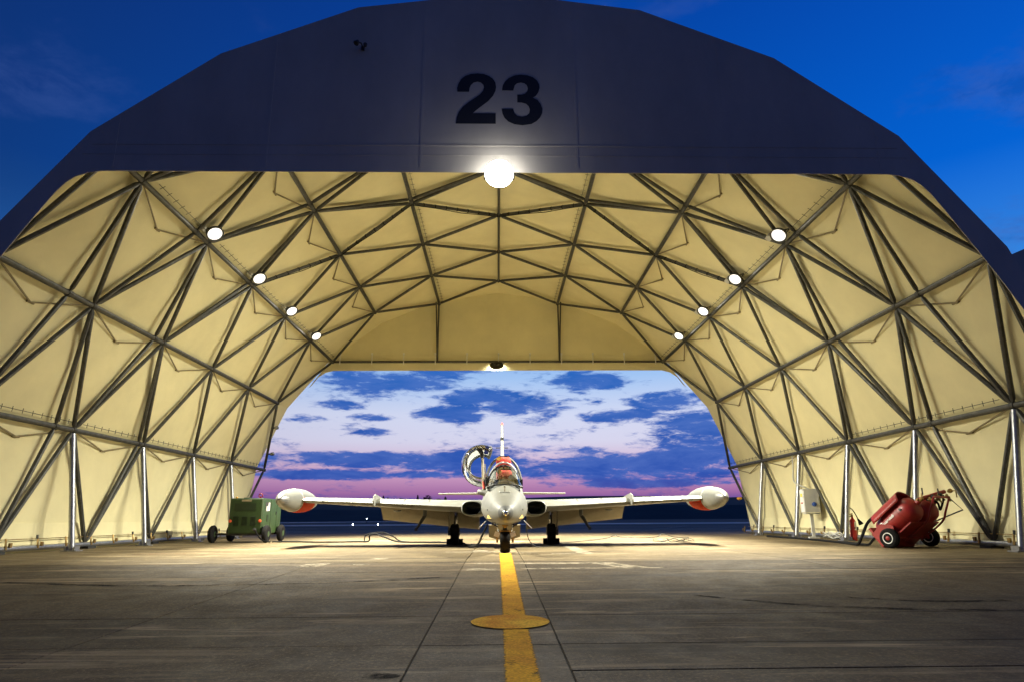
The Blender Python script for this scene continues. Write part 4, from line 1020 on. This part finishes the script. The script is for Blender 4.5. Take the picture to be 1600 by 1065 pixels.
# ================================================================== CABLES AND HOSES
def cable(name, pts, r, label, mat='cable', cat='cable'):
    return tag(MB().path(catmull(pts, 8), r, 6).build(name, M[mat], None, True), label, cat)
cable('power_cable', [(-6.55, 20.8, .03), (-5.9, 20.9, .025), (-5.0, 20.4, .025), (-4.1, 20.6, .025), (-3.72, 20.55, .04), (-3.68, 20.5, .20), (-3.5, 20.5, .24), (-3.2, 20.3, .14), (-2.8, 20.2, .03), (-1.9, 19.7, .025), (-1.0, 19.0, .025), (-.75, 17.2, .025), (-.62, 16.2, .03), (-.44, 15.5, .10), (-.33, 15.2, .30), (-.22, 15.0, .52)], .022, 'thick black power cable from green cart up to the jet belly')
cable('power_cable', [(-3.85, 20.6, .02), (-3.82, 20.6, .19), (-3.62, 20.55, .26), (-3.3, 20.6, .27), (-3.0, 20.5, .16), (-2.7, 20.5, .02), (-1.6, 20.0, .02)], .018, 'second black cable looping above the floor under the left wing')
cable('ground_wire', [(.60, 15.0, .46), (.66, 15.2, .22), (.80, 15.6, .06), (1.0, 16.2, .02), (1.4, 17.0, .018)], .010, 'thin grounding wire hanging from right side of jet belly', 'dark_steel', 'wire')
cable('ground_wire', [(1.6, 18.6, .015), (2.4, 20.0, .02), (3.4, 22.4, .02), (3.75, 22.6, .10), (3.95, 22.7, .05), (4.6, 22.9, .02), (5.3, 23.6, .03), (5.55, 23.7, .12), (5.8, 23.3, .03), (6.2, 22.9, .02)], .012, 'thin wire trailing across floor beyond the right main wheel', 'dark_steel', 'wire')
lp = []
for k in range(26):
    t = k*.82; lp.append((4.55+.42*math.cos(t)+.02*k, 19.2+.35*math.sin(t*1.1), .02+.07*(k % 3 == 1)))
cable('coiled_wire', lp, .008, 'loose tangle of thin wire on floor under the right wing', 'dark_steel', 'wire')
cable('air_hose', [(8.95, 23.4, .03), (8.9, 21.5, .03), (8.75, 19.5, .03), (8.45, 17.4, .03), (8.15, 16.1, .03), (8.02, 15.65, .06), (8.03, 15.45, .25), (8.12, 15.35, .50), (8.24, 15.2, .66)], .032, 'thick black air hose rising from floor to red gas cart', cat='hose')
cable('air_hose', [(8.7, 19.0, .03), (8.5, 17.0, .03), (8.25, 15.9, .03), (8.12, 15.4, .05), (8.15, 15.25, .16), (8.22, 15.15, .24)], .026, 'lower black hose lying under the red gas cart', cat='hose')
lp = []
for k in range(20):
    t = k*.9; lp.append((9.72+.16*math.cos(t), 20.4+.5*math.sin(t), .05+.05*(k % 4)))
cable('coiled_cable', lp, .012, 'pale coiled cable between cabinet pedestal and fire extinguisher', 'grey_box')
cable('supply_cable', [(9.78, 22.7, 2.6), (9.72, 22.6, 2.2), (9.62, 22.4, 1.75), (9.70, 22.0, 1.58), (9.85, 21.95, 1.5)], .022, 'grey supply cable dropping from right purlin to control cabinet', 'grey_box')
for i, (x, y, z) in enumerate(((-9.37, 28.66, 3.28), (-9.02, 27.85, 4.25))):
    t = thing('obstruction_lamp', ['lower small round lamp clamped on left rear frame tube', 'upper small round lamp clamped on left rear frame tube'][i], 'lamp', (x, y, z))
    MB().lathe((0, 0, 0), (1, 0, .1), [(-.02, .05), (.04, .07), (.12, .07), (.15, .03)], 12).build('housing', M['post'], t, True)
    MB().path([(-.16, 0, 0), (0, 0, 0)], .025, 6).build('clamp', M['dark_steel'], t)
t = thing('obstruction_lamp', 'amber lamp clamped low on right rear frame tube', 'lamp', (9.84, 28.15, 1.38))
MB().lathe((0, 0, 0), (-1, 0, 0), [(-.02, .05), (.06, .06), (.14, .05), (.16, .02)], 12).build('lens', M['amber'], t, True)
MB().path([(0, 0, 0), (.18, 0, .0)], .03, 6).build('clamp', M['dark_steel'], t)
